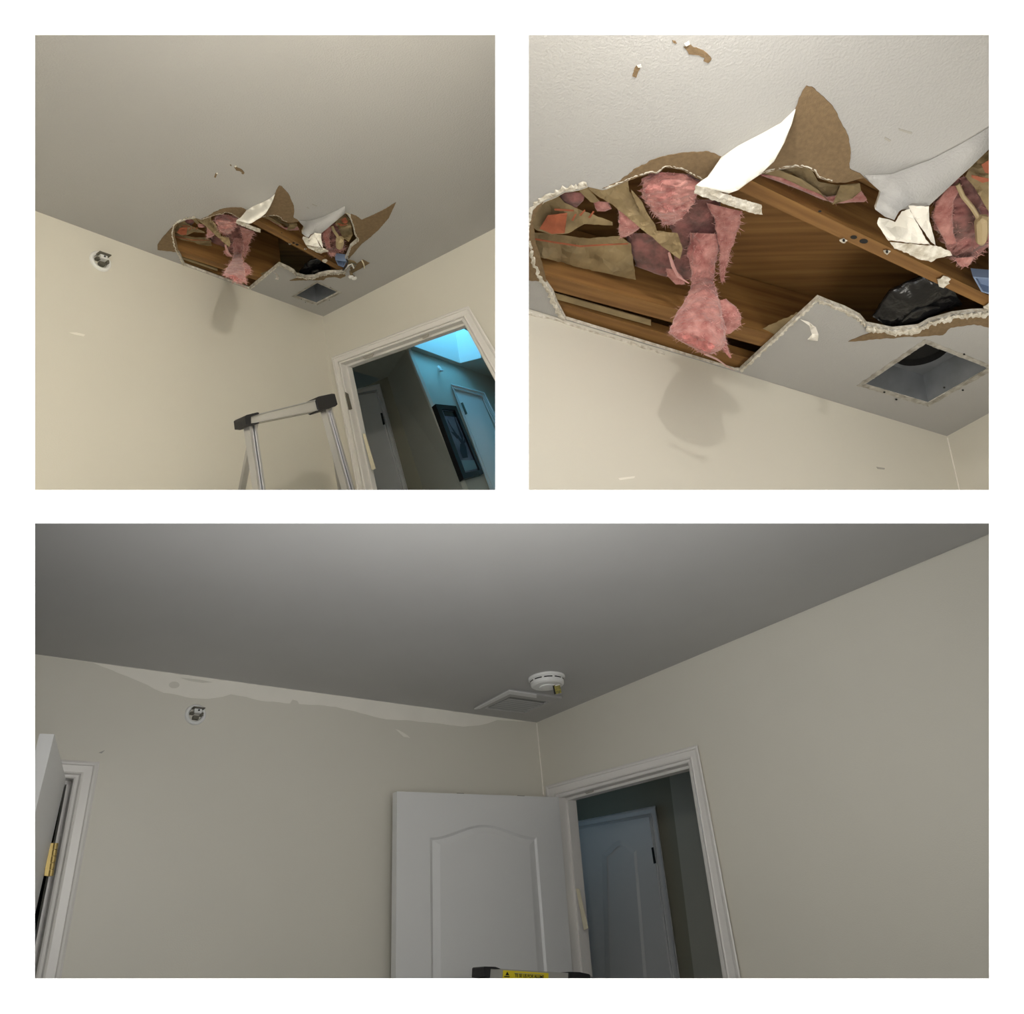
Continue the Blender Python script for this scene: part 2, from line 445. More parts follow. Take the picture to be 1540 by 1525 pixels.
def prism(R, name, poly, mat, parent, ax, off, thick):
    return sheet(R, name, poly, mat, parent, ax, off, thick)
def disc_ring(c, u, v, n, rows, seg=40):
    """lathe: rows of (radius, height along n)"""
    vs, fs = [], []
    for r, h in rows:
        for k in range(seg):
            g = 2*math.pi*k/seg; vs.append(c+u*math.cos(g)*r+v*math.sin(g)*r+n*h)
    for i in range(len(rows)-1):
        for k in range(seg): fs.append((i*seg+k, i*seg+(k+1) % seg, (i+1)*seg+(k+1) % seg, (i+1)*seg+k))
    return vs, fs
def sprinkler(R, cx, cy, rpx, where):
    c = R.on(cx, cy, 1); r = (R.on(cx+rpx, cy, 1)-R.on(cx-rpx, cy, 1)).length/2
    U, V, N = R.D[0]*-1, R.D[2]*-1, R.D[1]
    t = thing('wall_sprinkler', c, 'round white sprinkler fitting on the left wall of the '+where, 'sprinkler', 'wall sprinklers')
    v, f = disc_ring(c, U, V, N, [(r, 0), (r*.98, .006), (r*.86, .011), (r*.66, .008), (r*.64, .001)])
    build('escutcheon', v, f, 'white', t, smooth=True)
    v, f = disc_ring(c, U, V, N, [(r*.66, .001), (r*.3, -.004), (r*.02, -.004)]); build('cup', v, f, 'grey', t)
    def bx(nm, x0, x1, y0, y1, z0, z1, mat, par=t):
        P = lambda x, y, z: c+U*r*x+V*r*y+N*z
        vv, ff = box8([P(x0, y0, z0), P(x1, y0, z0), P(x1, y1, z0), P(x0, y1, z0)], [P(x0, y0, z1), P(x1, y0, z1), P(x1, y1, z1), P(x0, y1, z1)])
        return build(nm, vv, ff, mat, par)
    d = bx('deflector', -.52, .58, .42, .50, .012, .040, 'steel')
    bx('frame_body', -.30, .36, .0, .40, .004, .028, 'white')
    bx('frame_arm', -.56, -.22, -.08, .14, .0, .020, 'steel'); bx('frame_arm', .38, .62, -.16, .14, .0, .020, 'steel')
    bx('heat_link', -.26, .26, -.52, -.20, .0, .018, 'steel')
    P = c+U*r*.08+V*r*.26+N*.0285
    v, f = disc_ring(P, U, V, N, [(r*.085, 0), (r*.085, .002), (r*.001, .002)], 16); build('set_screw', v, f, 'dark', d)

# ------------------------------------------------------------------ the torn ceiling, built in both upper rooms
HOLE = [(799, 335), (804, 316), (818, 304), (837, 296), (849, 289), (870, 286), (884, 281), (906, 286), (911, 285), (933, 275), (956, 267), (978, 259), (988, 260), (1001, 250), (1026, 254), (1038, 261), (1060, 272), (1078, 262), (1140, 262),
        (1170, 254), (1196, 250), (1213, 251), (1225, 257), (1230, 267), (1251, 274), (1272, 274), (1298, 267), (1308, 274), (1324, 288), (1322, 297), (1316, 315), (1340, 318), (1397, 309),
        (1421, 287), (1442, 267), (1463, 248), (1475, 229), (1490, 222)] + [from_tl(*p) for p in ((521, 321), (525.5, 328), (531, 341), (533, 352), (538.5, 361), (527, 371), (522, 384), (518, 391), (527, 398), (520, 408), (511, 410))] + \
       [(1462, 469), (1432, 473), (1397, 483), (1381, 492), (1343, 496), (1304, 488), (1294, 476), (1271, 464), (1247, 455), (1230, 448), (1112, 557), (1105, 557), (851, 480), (838, 456), (832, 440), (820, 423), (808, 396), (797, 351)]
VENT = [(1301, 578), (1392, 517), (1487, 554), (1396, 606)]
def hole_contents(R, outer, where, tex, deck):
    lab = lambda s: s+', '+where
    ceil = slab(R, 'ceiling', outer, [HOLE, VENT], tex, 2, 0, .013, side='gyp')
    setp(ceil, lab('pale ceiling with a torn open hole'), 'ceiling', kind='structure')
    # ---- torn face paper and broken board, parts of the ceiling
    S = lambda nm, poly, mat, **k: sheet(R, nm, poly, mat, k.pop('parent', ceil), **k)
    S('torn_paper', [(906, 284), (933, 272), (957, 253), (988, 238), (1021, 231), (1044, 229), (1066, 228), (1085, 236), (1064, 266), (1060, 275), (1038, 262), (1026, 255), (1001, 251), (988, 261), (978, 260), (956, 268), (933, 276)], 'brown', off=.0025, jag=.9, step=4, seed=1)
    S('torn_paper', [(1213, 129), (1221, 131), (1232, 140), (1249, 156), (1260, 172), (1268, 191), (1276, 205), (1279, 222), (1278, 254), (1294, 261), (1308, 274), (1298, 268), (1272, 275), (1251, 275), (1230, 267), (1225, 258), (1213, 252), (1196, 251), (1170, 255), (1140, 263), (1150, 245), (1164, 243), (1180, 214), (1191, 186), (1197, 162), (1204, 144)], 'brown', off=.0025, jag=.9, step=4, seed=2)
    S('torn_paper', [from_tl(*p) for p in ((270, 332), (257, 344), (245, 357), (237, 368), (237, 376), (254, 378), (269, 380), (268, 375), (263, 356), (262, 345))], 'brown', off=.0025, jag=.8, seed=3)
    S('torn_paper', [(1276, 514), (1308, 501), (1318, 495), (1345, 503), (1382, 499), (1400, 489), (1435, 479), (1465, 474), (1489, 474), from_tl(516, 411), from_tl(520, 415), from_tl(512, 419), (1465, 488), (1430, 493), (1418, 504), (1350, 508)], 'brown', off=.0030, jag=.8, seed=4)
    S('torn_paper', [from_tl(*p) for p in ((528, 322), (536, 325), (544, 331), (556, 326), (575, 317), (595.5, 304.5), (584.7, 328), (570, 345), (557, 357), (544, 367), (533, 380), (524, 390), (523, 384), (528, 371), (539, 362), (534, 352), (532, 341), (526, 328))], 'brown', off=.0025, jag=.7, seed=5)
    S('torn_paper', [from_tl(*p) for p in ((526, 403), (534, 399), (545.7, 390.6), (556, 396), (543, 404), (529, 411.5))], 'brown', off=.0030, jag=.5, seed=6)
    S('torn_paper', [from_tl(*p) for p in ((520, 392), (526, 391), (533, 393), (537, 397), (534, 400), (527, 398), (521, 396))], 'kraft', off=.003, jag=.5, seed=7)
    # scrapes further out on the ceiling
    S('scrape_mark', [(1028, 71), (1036, 66), (1041, 70), (1050, 73), (1058, 76), (1066, 83), (1070, 89), (1065, 95), (1058, 92), (1060, 87), (1048, 83), (1036, 82), (1033, 76)], 'brown', off=.0015, jag=.8, step=3, seed=8)
    S('scrape_mark', [(1011, 61), (1016, 62), (1018, 66), (1013, 65)], 'brown', off=.0015, seed=9)
    S('scrape_mark', [(957, 99), (963, 101), (957, 117), (951, 115), (953, 106)], 'brown', off=.0015, jag=.6, step=3, seed=10)
    S('loose_flake', [(1029, 66), (1036, 62), (1038, 67), (1032, 70)], 'gypw', off=.004, seed=11)
    S('loose_flake', [(958, 99), (964, 97), (965, 101), (960, 102)], 'gypw', off=.004, seed=12)
    # the white flap that bends down towards the lamp, with its broken end
    S('hanging_flap', [(1085, 236, .003), (1110, 219, .002), (1145, 201, .002), (1175, 184, .002), (1197, 163, .002), (1191, 186, .022), (1180, 214, .045), (1164, 243, .066), (1144, 262, .08), (1126, 274, .09), (1110, 286, .10), (1096, 291, .104), (1070, 285, .104), (1046, 279, .104), (1056, 271, .09), (1064, 266, .07), (1074, 252, .035)], 'gypw', grid=7, thick=.002, back='brown', smooth=True)
    S('broken_board', [(1046, 278), (1070, 285), (1096, 293), (1145, 308), (1147, 323), (1136, 322), (1100, 310), (1060, 297), (1044, 291)], 'gyp', off=.106, jag=.8, step=3, thick=.03, grid=5, amp=.004, freq=90, seed=13)
    # the cracked tongue
    tg = S('hanging_tongue', [(1300, 263, 0.0020), (1340, 262, 0.0030), (1400, 240, 0.0030), (1450, 214, 0.0030), (1490, 190, 0.0030), (1490, 222, 0.0102), (1463, 248, 0.0272), (1442, 267, 0.0442), (1421, 287, 0.0646), (1397, 309, 0.0935), (1372, 305, 0.0935), (1352, 318, 0.1423), (1345, 331, 0.1515), (1331, 326, 0.1469), (1316, 315, 0.1285), (1322, 297, 0.0918), (1324, 288, 0.0476), (1308, 274, 0.0170)], tex, thick=.004, side='gyp', smooth=True)
    S('cracked_piece', [(1322, 327, 0.1122), (1334, 329, 0.1122), (1346, 334, 0.1156), (1356, 318, 0.1122), (1368, 314, 0.1122), (1376, 330, 0.1258), (1384, 344, 0.1360), (1392, 360, 0.1530), (1399, 368, 0.1598), (1372, 366, 0.1598), (1345, 362, 0.1564), (1336, 362, 0.1530), (1326, 347, 0.1360), (1319, 336, 0.1190)], 'gypw', grid=8, thick=.008, jag=.7, step=4, amp=.003, freq=40, side='gyp', parent=ceil, seed=14)
    S('cracked_piece', [(1366, 309, 0.1020), (1380, 310, 0.1020), (1397, 310, 0.0986), (1398, 333, 0.1156), (1404, 354, 0.1360), (1407, 369, 0.1496), (1400, 364, 0.1462), (1388, 346, 0.1326), (1378, 332, 0.1190), (1372, 322, 0.1122)], 'primer', grid=8, thick=.006, jag=.5, amp=.003, freq=40, side='gyp', seed=15)
    S('broken_board', [(1338, 364), (1362, 366), (1380, 368), (1407, 369), (1429, 378), (1432, 384), (1412, 388), (1400, 394), (1385, 391), (1363, 380), (1345, 374)], 'gyp', off=.165, jag=1.0, step=3.5, thick=.03, grid=6, amp=.006, freq=60, seed=16)
    # crumbling gypsum edges
    def C(line, w, sd, **k): crumb(R, 'torn_edge', line, w, ceil, sd, **k)
    C([(851, 480), (838, 456), (832, 440), (820, 423), (808, 396), (797, 351), (799, 335), (804, 316), (818, 304), (837, 296), (849, 289), (870, 286), (884, 281)], 9, 21)
    C([(911, 285), (956, 267), (978, 260), (988, 261), (1001, 251), (1026, 255), (1038, 262), (1060, 273)], 3.5, 22, drop=.003)
    C([(1140, 263), (1170, 255), (1196, 251), (1213, 252), (1225, 258), (1230, 267), (1251, 274)], 4, 23, drop=.003)
    C([(1397, 309), (1421, 287), (1442, 267), (1463, 248), (1475, 229), (1490, 222), from_tl(521, 321)], 3, 24, drop=.004)
    C([from_tl(*p) for p in ((518, 320), (525.5, 324), (526, 328), (531, 341), (533, 352), (538.5, 361), (527, 371), (522, 384))], 7, 25)
    C([from_tl(520, 408), from_tl(511, 410), (1462, 469), (1432, 473), (1397, 483), (1381, 492), (1343, 496), (1304, 488)], 10, 26, drop=.008)
    C([(1304, 488), (1294, 476), (1271, 464), (1247, 455), (1230, 448)], 7, 27, drop=.006)
    C([(1230, 448), (1200, 475), (1150, 522), (1112, 557)], 5, 28)
    S('loose_backing', [(1130, 501, -.03), (1160, 488, -.03), (1205, 467, -.02), (1228, 450, -.014), (1204, 476, -.014), (1172, 503, -.014), (1150, 520, -.02), (1138, 514, -.03)], 'kraft', jag=1.2, step=4, thick=.004, seed=17)
    S('paper_curl', [(1203, 480, .004), (1216, 484, .018), (1227, 492, .045), (1231, 503, .075), (1230, 513, .10), (1214, 511, .095), (1221, 503, .07), (1217, 490, .03)], 'gypw', thick=.001, grid=5)
    S('scuff_mark', [(1331, 206), (1340, 211), (1338, 214), (1330, 209)], 'scuff', off=.001, thick=.0008)
    S('scuff_mark', [(1351, 193), (1372, 199), (1371, 202), (1352, 196)], 'scuff', off=.001, thick=.0008)
    # ---- the framing
    g = 'ceiling joists, '+where
    jA = board(R, 'floor_joist', [(770, 402), (1250, 526), (1250, 549), (774, 422)], -.016, .235)
    setp(jA, lab('pine joist just behind the wall line inside the hole'), 'joist', g)
    jB = board(R, 'floor_joist', [(1020, 218), (1640, 519), (1640, 535), (1012, 240)], -.014, .235)
    setp(jB, lab('pine joist crossing the middle of the hole'), 'joist', g)
    tp = board(R, 'wall_plate', [(790, 441), (1160, 549), (1160, 574), (790, 464)], -.022, .038)
    setp(tp, lab('pine plate on top of the left wall at the hole'), 'timber')
    lt = sheet(R, 'shim_strip', [(834, 441), (979, 482), (979, 490), (836, 450)], 'kraft', off=-.02, thick=.004); setp(lt, lab('thin grey-tan shim strip beside the wall plate'), 'shim')
    dk = board(R, 'roof_deck', deck, -.26, .02); setp(dk, lab('dark plywood deck high above the hole'), 'plywood', kind='structure')
    # knots, nails and plaster crumbs stuck to the middle joist
    for x, y, r in ((1284, 357, 4), (1299, 363, 5), (1233, 318, 2)):
        sheet(R, 'knot', [(x+math.cos(a)*r*1.3, y+math.sin(a)*r*.7) for a in [k*math.pi/5 for k in range(10)]], 'dark', jB, off=-.0125, thick=.001)
    for x, y, r in ((1269, 362, 5), (1334, 379, 5), (1419, 424, 10), (1487, 461, 6)):
        sheet(R, 'plaster_crumb', [(x+math.cos(a)*r*1.2*random.uniform(.6, 1.2), y+math.sin(a)*r*.8*random.uniform(.6, 1.2)) for a in [k*math.pi/6 for k in range(12)]], 'gyp', jB, off=-.008, thick=.006, grid=3, amp=.004, freq=120)
    for x, y in ((1269, 362), (1334, 379)):
        sheet(R, 'nail_head', [(x+math.cos(a)*2, y+math.sin(a)*2) for a in [k*math.pi/4 for k in range(8)]], 'dark', jB, off=-.005, thick=.002)
    # ---- insulation and its paper
    P3 = lambda L, h=0: [(785+p[0]/5.133, 230+p[1]/5.133, (p[2] if len(p) > 2 else h)) for p in L]
    base = R.on(1060, 534, 2, .2)
    ins = thing('insulation_batt', base, lab('pink fibreglass batt hanging out of the left half of the hole'), 'insulation')
    F = lambda nm, secs, **k: fluff(R, nm, secs, k.pop('mat', 'pink'), ins, **k)
    F('hanging_clump', [(1040, 350, 1086, 352, -.09), (1036, 380, 1078, 382, -.06), (1042, 408, 1074, 406, -.02), (1041, 428, 1074, 425, .02), (1032, 448, 1080, 444, .05), (1019, 468, 1084, 462, .08), (1011, 486, 1088, 484, .11), (1006, 500, 1089, 502, .13), (1016, 509, 1088, 519, .145), (1040, 522, 1082, 526, .15), (1056, 531, 1070, 533, .155)], amp=.010, seed=1, n=72, sub=14, freq=26, strands=700, slen=.034, depth=.75)
    sheet(R, 'painted_hollow', [(1021, 506, .275), (1040, 503, .275), (1058, 509, .285), (1076, 520, .295), (1068, 530, .30), (1046, 523, .29), (1027, 513, .28)], 'pinkr', ins, off=.05, thick=.004, grid=4, amp=.01, freq=60, jag=1.0, step=3, seed=18)  # deep pink sheet paints in the darkness of a hollow
    F('side_tuft', [(1078, 452, 1092, 450, .06), (1082, 463, 1106, 460, .07), (1084, 476, 1114, 476, .085), (1084, 490, 1112, 490, .09), (1085, 502, 1098, 502, .10)], amp=.013, seed=2, strands=90, slen=.03)
    F('side_tuft', [(1076, 496, 1090, 496, .10), (1080, 512, 1092, 512, .12), (1088, 528, 1096, 528, .14), (1097, 538, 1100, 538, .15)], amp=.006, seed=3, strands=60)
    F('upper_clump', [(984, 258, 1040, 262, -.05), (974, 270, 1056, 272, -.04), (968, 285, 1048, 285, -.025), (972, 300, 1038, 300, -.02), (982, 315, 1034, 315, -.015), (992, 328, 1020, 328, -.02), (1000, 338, 1010, 338, -.03)], amp=.016, seed=4, n=64, sub=12, freq=26, strands=420, slen=.034, depth=.45)
    F('tuft', [(928, 308, 950, 306, -.04), (932, 322, 962, 320, -.035), (932, 336, 966, 340, -.03), (930, 348, 952, 350, -.03), (933, 357, 940, 357, -.035)], amp=.010, seed=5, strands=110, depth=.4)
    F('side_column', [(1062, 305, 1116, 318, -.075), (1072, 330, 1112, 334, -.07), (1078, 355, 1106, 356, -.06), (1082, 380, 1098, 380, -.05), (1082, 404, 1092, 404, -.04), (1084, 424, 1088, 424, -.035)], amp=.009, seed=6, n=48, sub=12, freq=28, strands=300, depth=.35, slen=.036)
    F('shadowed_mass', [(1000, 300, 1080, 300, -.13), (1004, 330, 1078, 330, -.12), (1010, 360, 1076, 360, -.11), (1016, 390, 1074, 390, -.10), (1020, 420, 1068, 420, -.09)], mat='pinkd', amp=.014, seed=7, depth=.4)  # both masses carry their shade in the dark fibre colour
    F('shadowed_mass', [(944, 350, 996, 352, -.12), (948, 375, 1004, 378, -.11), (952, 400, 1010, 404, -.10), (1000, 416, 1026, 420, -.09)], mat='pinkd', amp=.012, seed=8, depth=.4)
    F('tuft', [(1002, 404, 1014, 404, -.05), (1004, 416, 1026, 416, -.045), (1016, 428, 1030, 428, -.04)], amp=.006, seed=9, strands=40, depth=.4)
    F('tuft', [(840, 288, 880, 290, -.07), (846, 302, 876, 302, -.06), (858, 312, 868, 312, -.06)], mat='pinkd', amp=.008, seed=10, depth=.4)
    F('tuft', [(892, 302, 916, 304, -.055), (894, 312, 920, 314, -.05), (898, 318, 910, 318, -.05)], amp=.006, seed=11, depth=.4)
    # torn strand bridging down to the board corner
    v, f = tube([R.on(1060, 532, 2, .29), R.on(1078, 540, 2, .18), R.on(1092, 550, 2, .08), R.on(1104, 557, 2, .012)], [.004, .003, .002, .001], 6); build('strand', v, f, 'fibre', ins)
    v, f = tube([R.on(1006, 380, 2, -.02), R.on(1012, 400, 2, -.01), R.on(1020, 416, 2, -.005), R.on(1036, 426, 2, 0)], [.004, .006, .004, .002], 6); build('strand', v, f, 'fibre', ins)
    kp = lambda L, h, **k: sheet(R, 'kraft_facing', P3(L, h), k.pop('mat', 'kraft'), ins, thick=.0015, grid=k.pop('grid', 7), amp=k.pop('amp', .012), freq=k.pop('freq', 14), jag=.5, smooth=False, **k)
    kp([(40, 610), (250, 625), (500, 660), (760, 640), (840, 700), (880, 980), (500, 900), (120, 800), (40, 760)], -.075, seed=31, crease=.05)
    kp([(60, 560), (70, 470), (110, 410), (200, 345), (280, 335), (330, 385), (430, 430), (560, 480), (700, 535), (700, 560), (480, 550), (360, 620), (240, 632), (120, 600)], -.045, seed=32, crease=.03)
    kp([(480, 255, -.02), (530, 240, -.018), (620, 285, -.02), (700, 262, -.02), (820, 215, -.02), (830, 300, -.03), (900, 390, -.03), (960, 450, -.02), (1030, 560, -.01), (1040, 600, -.005), (1200, 620, 0), (1240, 740, .01), (1220, 820, .01), (1150, 770, .005), (1080, 720, 0), (1010, 650, -.005), (950, 610, -.01), (820, 500, -.02), (700, 400, -.025), (580, 330, -.025)], -.005, seed=33, grid=5, amp=.010, freq=30)
    kp([(440, 290), (500, 262), (600, 370), (560, 385), (530, 380)], -.03, seed=34, amp=.005)
    kp([(930, 380), (960, 450), (1040, 590), (1000, 590), (920, 470), (860, 340), (840, 280)], -.018, seed=35, amp=.006, freq=40)
    # printed marks on the facing
    op = lambda L, h: sheet(R, 'printed_stripe', P3(L, h), 'orange', ins, thick=.001)
    sheet(R, 'printed_patch', P3([(135, 585), (200, 480), (350, 462), (330, 620), (230, 625)], -.030), 'orange', ins, thick=.001, grid=7, amp=.010, freq=14)
    op([(250, 430), (400, 440), (400, 452), (250, 444)], -.028); op([(510, 500), (548, 450), (560, 452), (528, 502)], -.03); op([(440, 480), (480, 440), (490, 446), (455, 488)], -.03); op([(380, 520), (410, 470), (422, 474), (396, 526)], -.03)
    op([(75, 655), (250, 685), (450, 715), (620, 705), (820, 698), (820, 706), (620, 716), (450, 727), (250, 697), (75, 668)], -.052)
    # batt behind the middle joist, under the fin
    b2 = thing('insulation_batt', R.on(1240, 300, 2, -.06), lab('folded batt edge in kraft paper above the middle joist'), 'insulation')
    P5 = lambda L, h=0: [(1000+p[0]/5.083, 240+p[1]/5.083, (p[2] if len(p) > 2 else h)) for p in L]
    fluff(R, 'pink_core', [(1140, 262, 1150, 266, -.05), (1165, 262, 1178, 276, -.05), (1195, 272, 1206, 287, -.05), (1220, 284, 1234, 299, -.05), (1244, 296, 1256, 306, -.05), (1275, 292, 1300, 304, -.05), (1288, 276, 1304, 300, -.05)], 'pink', b2, amp=.006, seed=41, depth=.6, strands=60)
    sheet(R, 'kraft_facing', P5([(730, 104), (860, 68), (1050, 150), (1170, 230), (1280, 345), (1190, 265), (1060, 215), (900, 140)], -.035), 'kraft', b2, grid=6, amp=.008, freq=25, thick=.0015, seed=42)
    sheet(R, 'kraft_facing', P5([(850, 70), (1000, 40), (1110, 55), (1170, 165), (1310, 195), (1340, 190), (1280, 340), (1180, 235), (1000, 120)], -.06), 'kraft', b2, grid=6, amp=.010, freq=25, thick=.0015, seed=43)
    sheet(R, 'kraft_facing', P5([(1280, 345), (1340, 195), (1490, 180), (1500, 240), (1430, 300)], -.03), 'kraft', b2, grid=6, amp=.010, freq=30, thick=.0015, seed=44)
    # batt at the right of the hole
    P6 = lambda L, h=0: [(1250+p[0]/5.448, 220+p[1]/5.448, (p[2] if len(p) > 2 else h)) for p in L]
    b3 = thing('insulation_batt', R.on(1445, 400, 2, -.01), lab('dusty grey-pink batt in the right end of the hole'), 'insulation')
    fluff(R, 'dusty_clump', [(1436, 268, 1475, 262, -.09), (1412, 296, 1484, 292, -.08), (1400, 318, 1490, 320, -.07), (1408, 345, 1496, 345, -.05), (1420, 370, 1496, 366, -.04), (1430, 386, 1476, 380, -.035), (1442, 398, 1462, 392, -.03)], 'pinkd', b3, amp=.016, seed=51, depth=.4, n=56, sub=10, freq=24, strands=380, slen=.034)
    fluff(R, 'pink_clump', [(1428, 280, 1446, 278, -.06), (1406, 304, 1434, 304, -.045), (1404, 325, 1432, 325, -.035), (1414, 350, 1436, 350, -.02), (1424, 368, 1440, 368, -.012)], 'pink', b3, amp=.010, seed=52, depth=.5, strands=120)
    fluff(R, 'pink_clump', [(1436, 388, 1466, 386, -.012), (1440, 396, 1462, 394, -.008), (1444, 401, 1456, 401, -.008)], 'pink', b3, amp=.008, seed=53, depth=.5, strands=40)
    sheet(R, 'kraft_facing', P6([(1150, 140), (1240, 70), (1320, 30), (1420, 120), (1480, 300), (1520, 480), (1440, 640), (1300, 560), (1250, 470), (1170, 330), (1100, 250)], -.03), 'kraft', b3, grid=8, amp=.016, freq=16, thick=.0015, jag=.6, seed=54, crease=.04)
    sheet(R, 'printed_patch', P6([(1230, 150), (1330, 90), (1390, 200), (1330, 240), (1260, 215)], -.008), 'orange', b3, thick=.001, grid=6, amp=.01, freq=16)
    sheet(R, 'printed_stripe', P6([(1150, 235), (1290, 265), (1380, 245), (1380, 265), (1240, 300), (1150, 255)], -.008), 'orange', b3, thick=.001)
    # cord with its connector
    cn = thing('cord_connector', R.on(1475, 360, 2, .02), lab('beige plug connector dangling on a short cord'), 'connector')
    v, f = tube([R.on(1440, 277, 2, -.03), R.on(1448, 295, 2, -.015), R.on(1462, 312, 2, -.005), R.on(1470, 325, 2, .005), R.on(1472, 334, 2, .01)], .006, 8); build('cord', v, f, 'beige', cn)
    v, f = tube([R.on(1472, 328, 2, .012), R.on(1476, 330, 2, .012), R.on(1477, 345, 2, .015), R.on(1476, 362, 2, .02), R.on(1477, 367, 2, .02)], [.010, .018, .018, .014, .006], 8); build('plug', v, f, 'beige', cn)
    # blue electrical box with wires
    bb = thing('electrical_box', R.on(1480, 440, 2, -.02), lab('blue plastic electrical box at the right end of the hole'), 'electrical box')
    q = [R.on(x, y, 2, .012) for x, y in ((1463, 416), (1476, 439), (1500, 446), (1512, 420))]
    Q = [p-R.D[2]*.034 for p in q]; Fc = sum(q, Vector())/4
    inr = [p+(Fc-p)*.16 for p in q]; inb = [p-R.D[2]*.03 for p in inr]
    v = q+Q+inr+inb
    f = [(i, (i+1) % 4, (i+1) % 4+4, i+4) for i in range(4)]+[(i, i+8, (i+1) % 4+8, (i+1) % 4) for i in range(4)]+[(i+8, i+12, (i+1) % 4+12, (i+1) % 4+8) for i in range(4)]+[(12, 13, 14, 15), (7, 6, 5, 4)]
    build('box_body', v, f, 'blue', bb)
    for k, L in enumerate((((520, 404, .0), (524, 399, .02), (529, 397, .03), (532, 403, .03)), ((516, 406, .0), (521, 400, .012), (523, 393, .02), (521, 390, .015)), ((526, 400, .01), (530, 396, .02), (535, 398, .02), (531, 405, .02)))):
        v, f = tube([R.on(*from_tl(a, b), 2, h) for a, b, h in L], .0035, 6); build('wire', v, f, ('white', 'rub', 'steel')[k], bb)
    wn = thing('wire_nuts', R.on(*from_tl(529, 420), 2, .06), lab('pair of white wire ends dangling right of the hole'), 'wire')
    for a, b in ((528, 416.5), (532.5, 418.5)):
        v, f = tube([R.on(*from_tl(526.5, 408), 2, .012), R.on(*from_tl((a+527)/2, b-5), 2, .03), R.on(*from_tl(a, b-2.5), 2, .045)], .004, 6); build('wire', v, f, 'kraft', wn)
        v, f = tube([R.on(*from_tl(a, b-2.5), 2, .044), R.on(*from_tl(a, b), 2, .05), R.on(*from_tl(a+.3, b+2), 2, .056)], [.010, .013, .009], 8); build('nut', v, f, 'white', wn)
    wr = thing('loose_wire', R.on(*from_tl(547, 402), 2, .01), lab('short cream wire curving across torn paper right of the hole'), 'wire')
    v, f = tube([R.on(*from_tl(a, b), 2, h) for a, b, h in ((544, 391.5, .004), (546.5, 396, .012), (547.6, 400, .012), (547.8, 403, .006))], .003, 6); build('strand', v, f, 'tape', wr)
    # black flexible duct
    du = thing('flexible_duct', R.on(1350, 494, 2, -.02), lab('glossy black plastic-wrapped flexible duct inside the hole'), 'duct')
    secs = [(1312, 476, 1336, 492, -.04), (1322, 456, 1362, 490, -.045), (1340, 437, 1388, 484, -.05), (1362, 424, 1412, 473, -.055), (1390, 412, 1436, 460, -.06), (1420, 415, 1448, 458, -.06)]
    fluff(R, 'plastic_sleeve', secs, 'black', du, depth=.5, amp=.012, freq=15, seed=61, n=40)
    v, f = tube([R.on(1350, 490, 2, -.03), R.on(1372, 470, 2, -.02), R.on(1392, 462, 2, -.02), R.on(1412, 462, 2, -.03)], .006, 8); build('tie_fold', v, f, 'black', du)
    # ---- duct boot in the ceiling
    vb = thing('duct_boot', R.on(1394, 562, 2, 0), lab('square sheet metal duct boot without its grille, near the corner'), 'vent')
    q = [R.on(x, y, 2, -.001) for x, y in VENT]; up = R.D[2]*-.10; cen = sum(q, Vector())/4
    Q = [cen+(p-cen)*.74+up for p in q]
    for i in range(4):
        a, b = q[i], q[(i+1) % 4]; A, B = Q[i], Q[(i+1) % 4]
        o = ((a+b)/2-cen).normalized()*.002
        v, f = box8([a, b, B, A], [a+o, b+o, B+o, A+o]); build('boot_side', v, f, 'galv', vb)
    c2 = sum(Q, Vector())/4; r = min((Q[i]-c2).length for i in range(4))*.66
    u, w_ = R.D[0], R.D[1]; seg = 32; vs, fs = list(Q), []
    cc = c2+(Q[1]-c2)*.16
    ring = [cc+u*math.cos(2*math.pi*k/seg)*r+w_*math.sin(2*math.pi*k/seg)*r for k in range(seg)]
    tri = tessellate_polygon([[Vector(((p-c2) @ u, (p-c2) @ w_, 0)) for p in L] for L in (Q, ring)])
    build('boot_top', list(Q)+ring, [tuple(t) for t in tri], 'galv', vb)
    v, f = disc_ring(cc, u, w_, -R.D[2], [(r, 0), (r, .03), (.001, .03)], seg); build('round_collar', v, f, 'dark', vb)  # near black paints in the unlit depth of the duct
    # dusty lip round the opening, each side a part
    for i in range(4):
        a, b = VENT[i], VENT[(i+1) % 4]; cx, cy = 1394, 563
        k = 1.14
        sheet(R, 'dusty_lip', [a, b, (cx+(b[0]-cx)*k, cy+(b[1]-cy)*k), (cx+(a[0]-cx)*k, cy+(a[1]-cy)*k)], 'dust', vb, off=.0015, thick=.002, jag=.8, step=4, seed=70+i)
    for x, y in ((1450, 533), (1448, 587), (1348, 601), (1330, 590), (1420, 583)):
        sheet(R, 'screw_hole', [(x+math.cos(a)*1.8, y+math.sin(a)*1.3) for a in [k*math.pi/4 for k in range(8)]], 'dark', vb, off=.003, thick=.001)
    return ceil

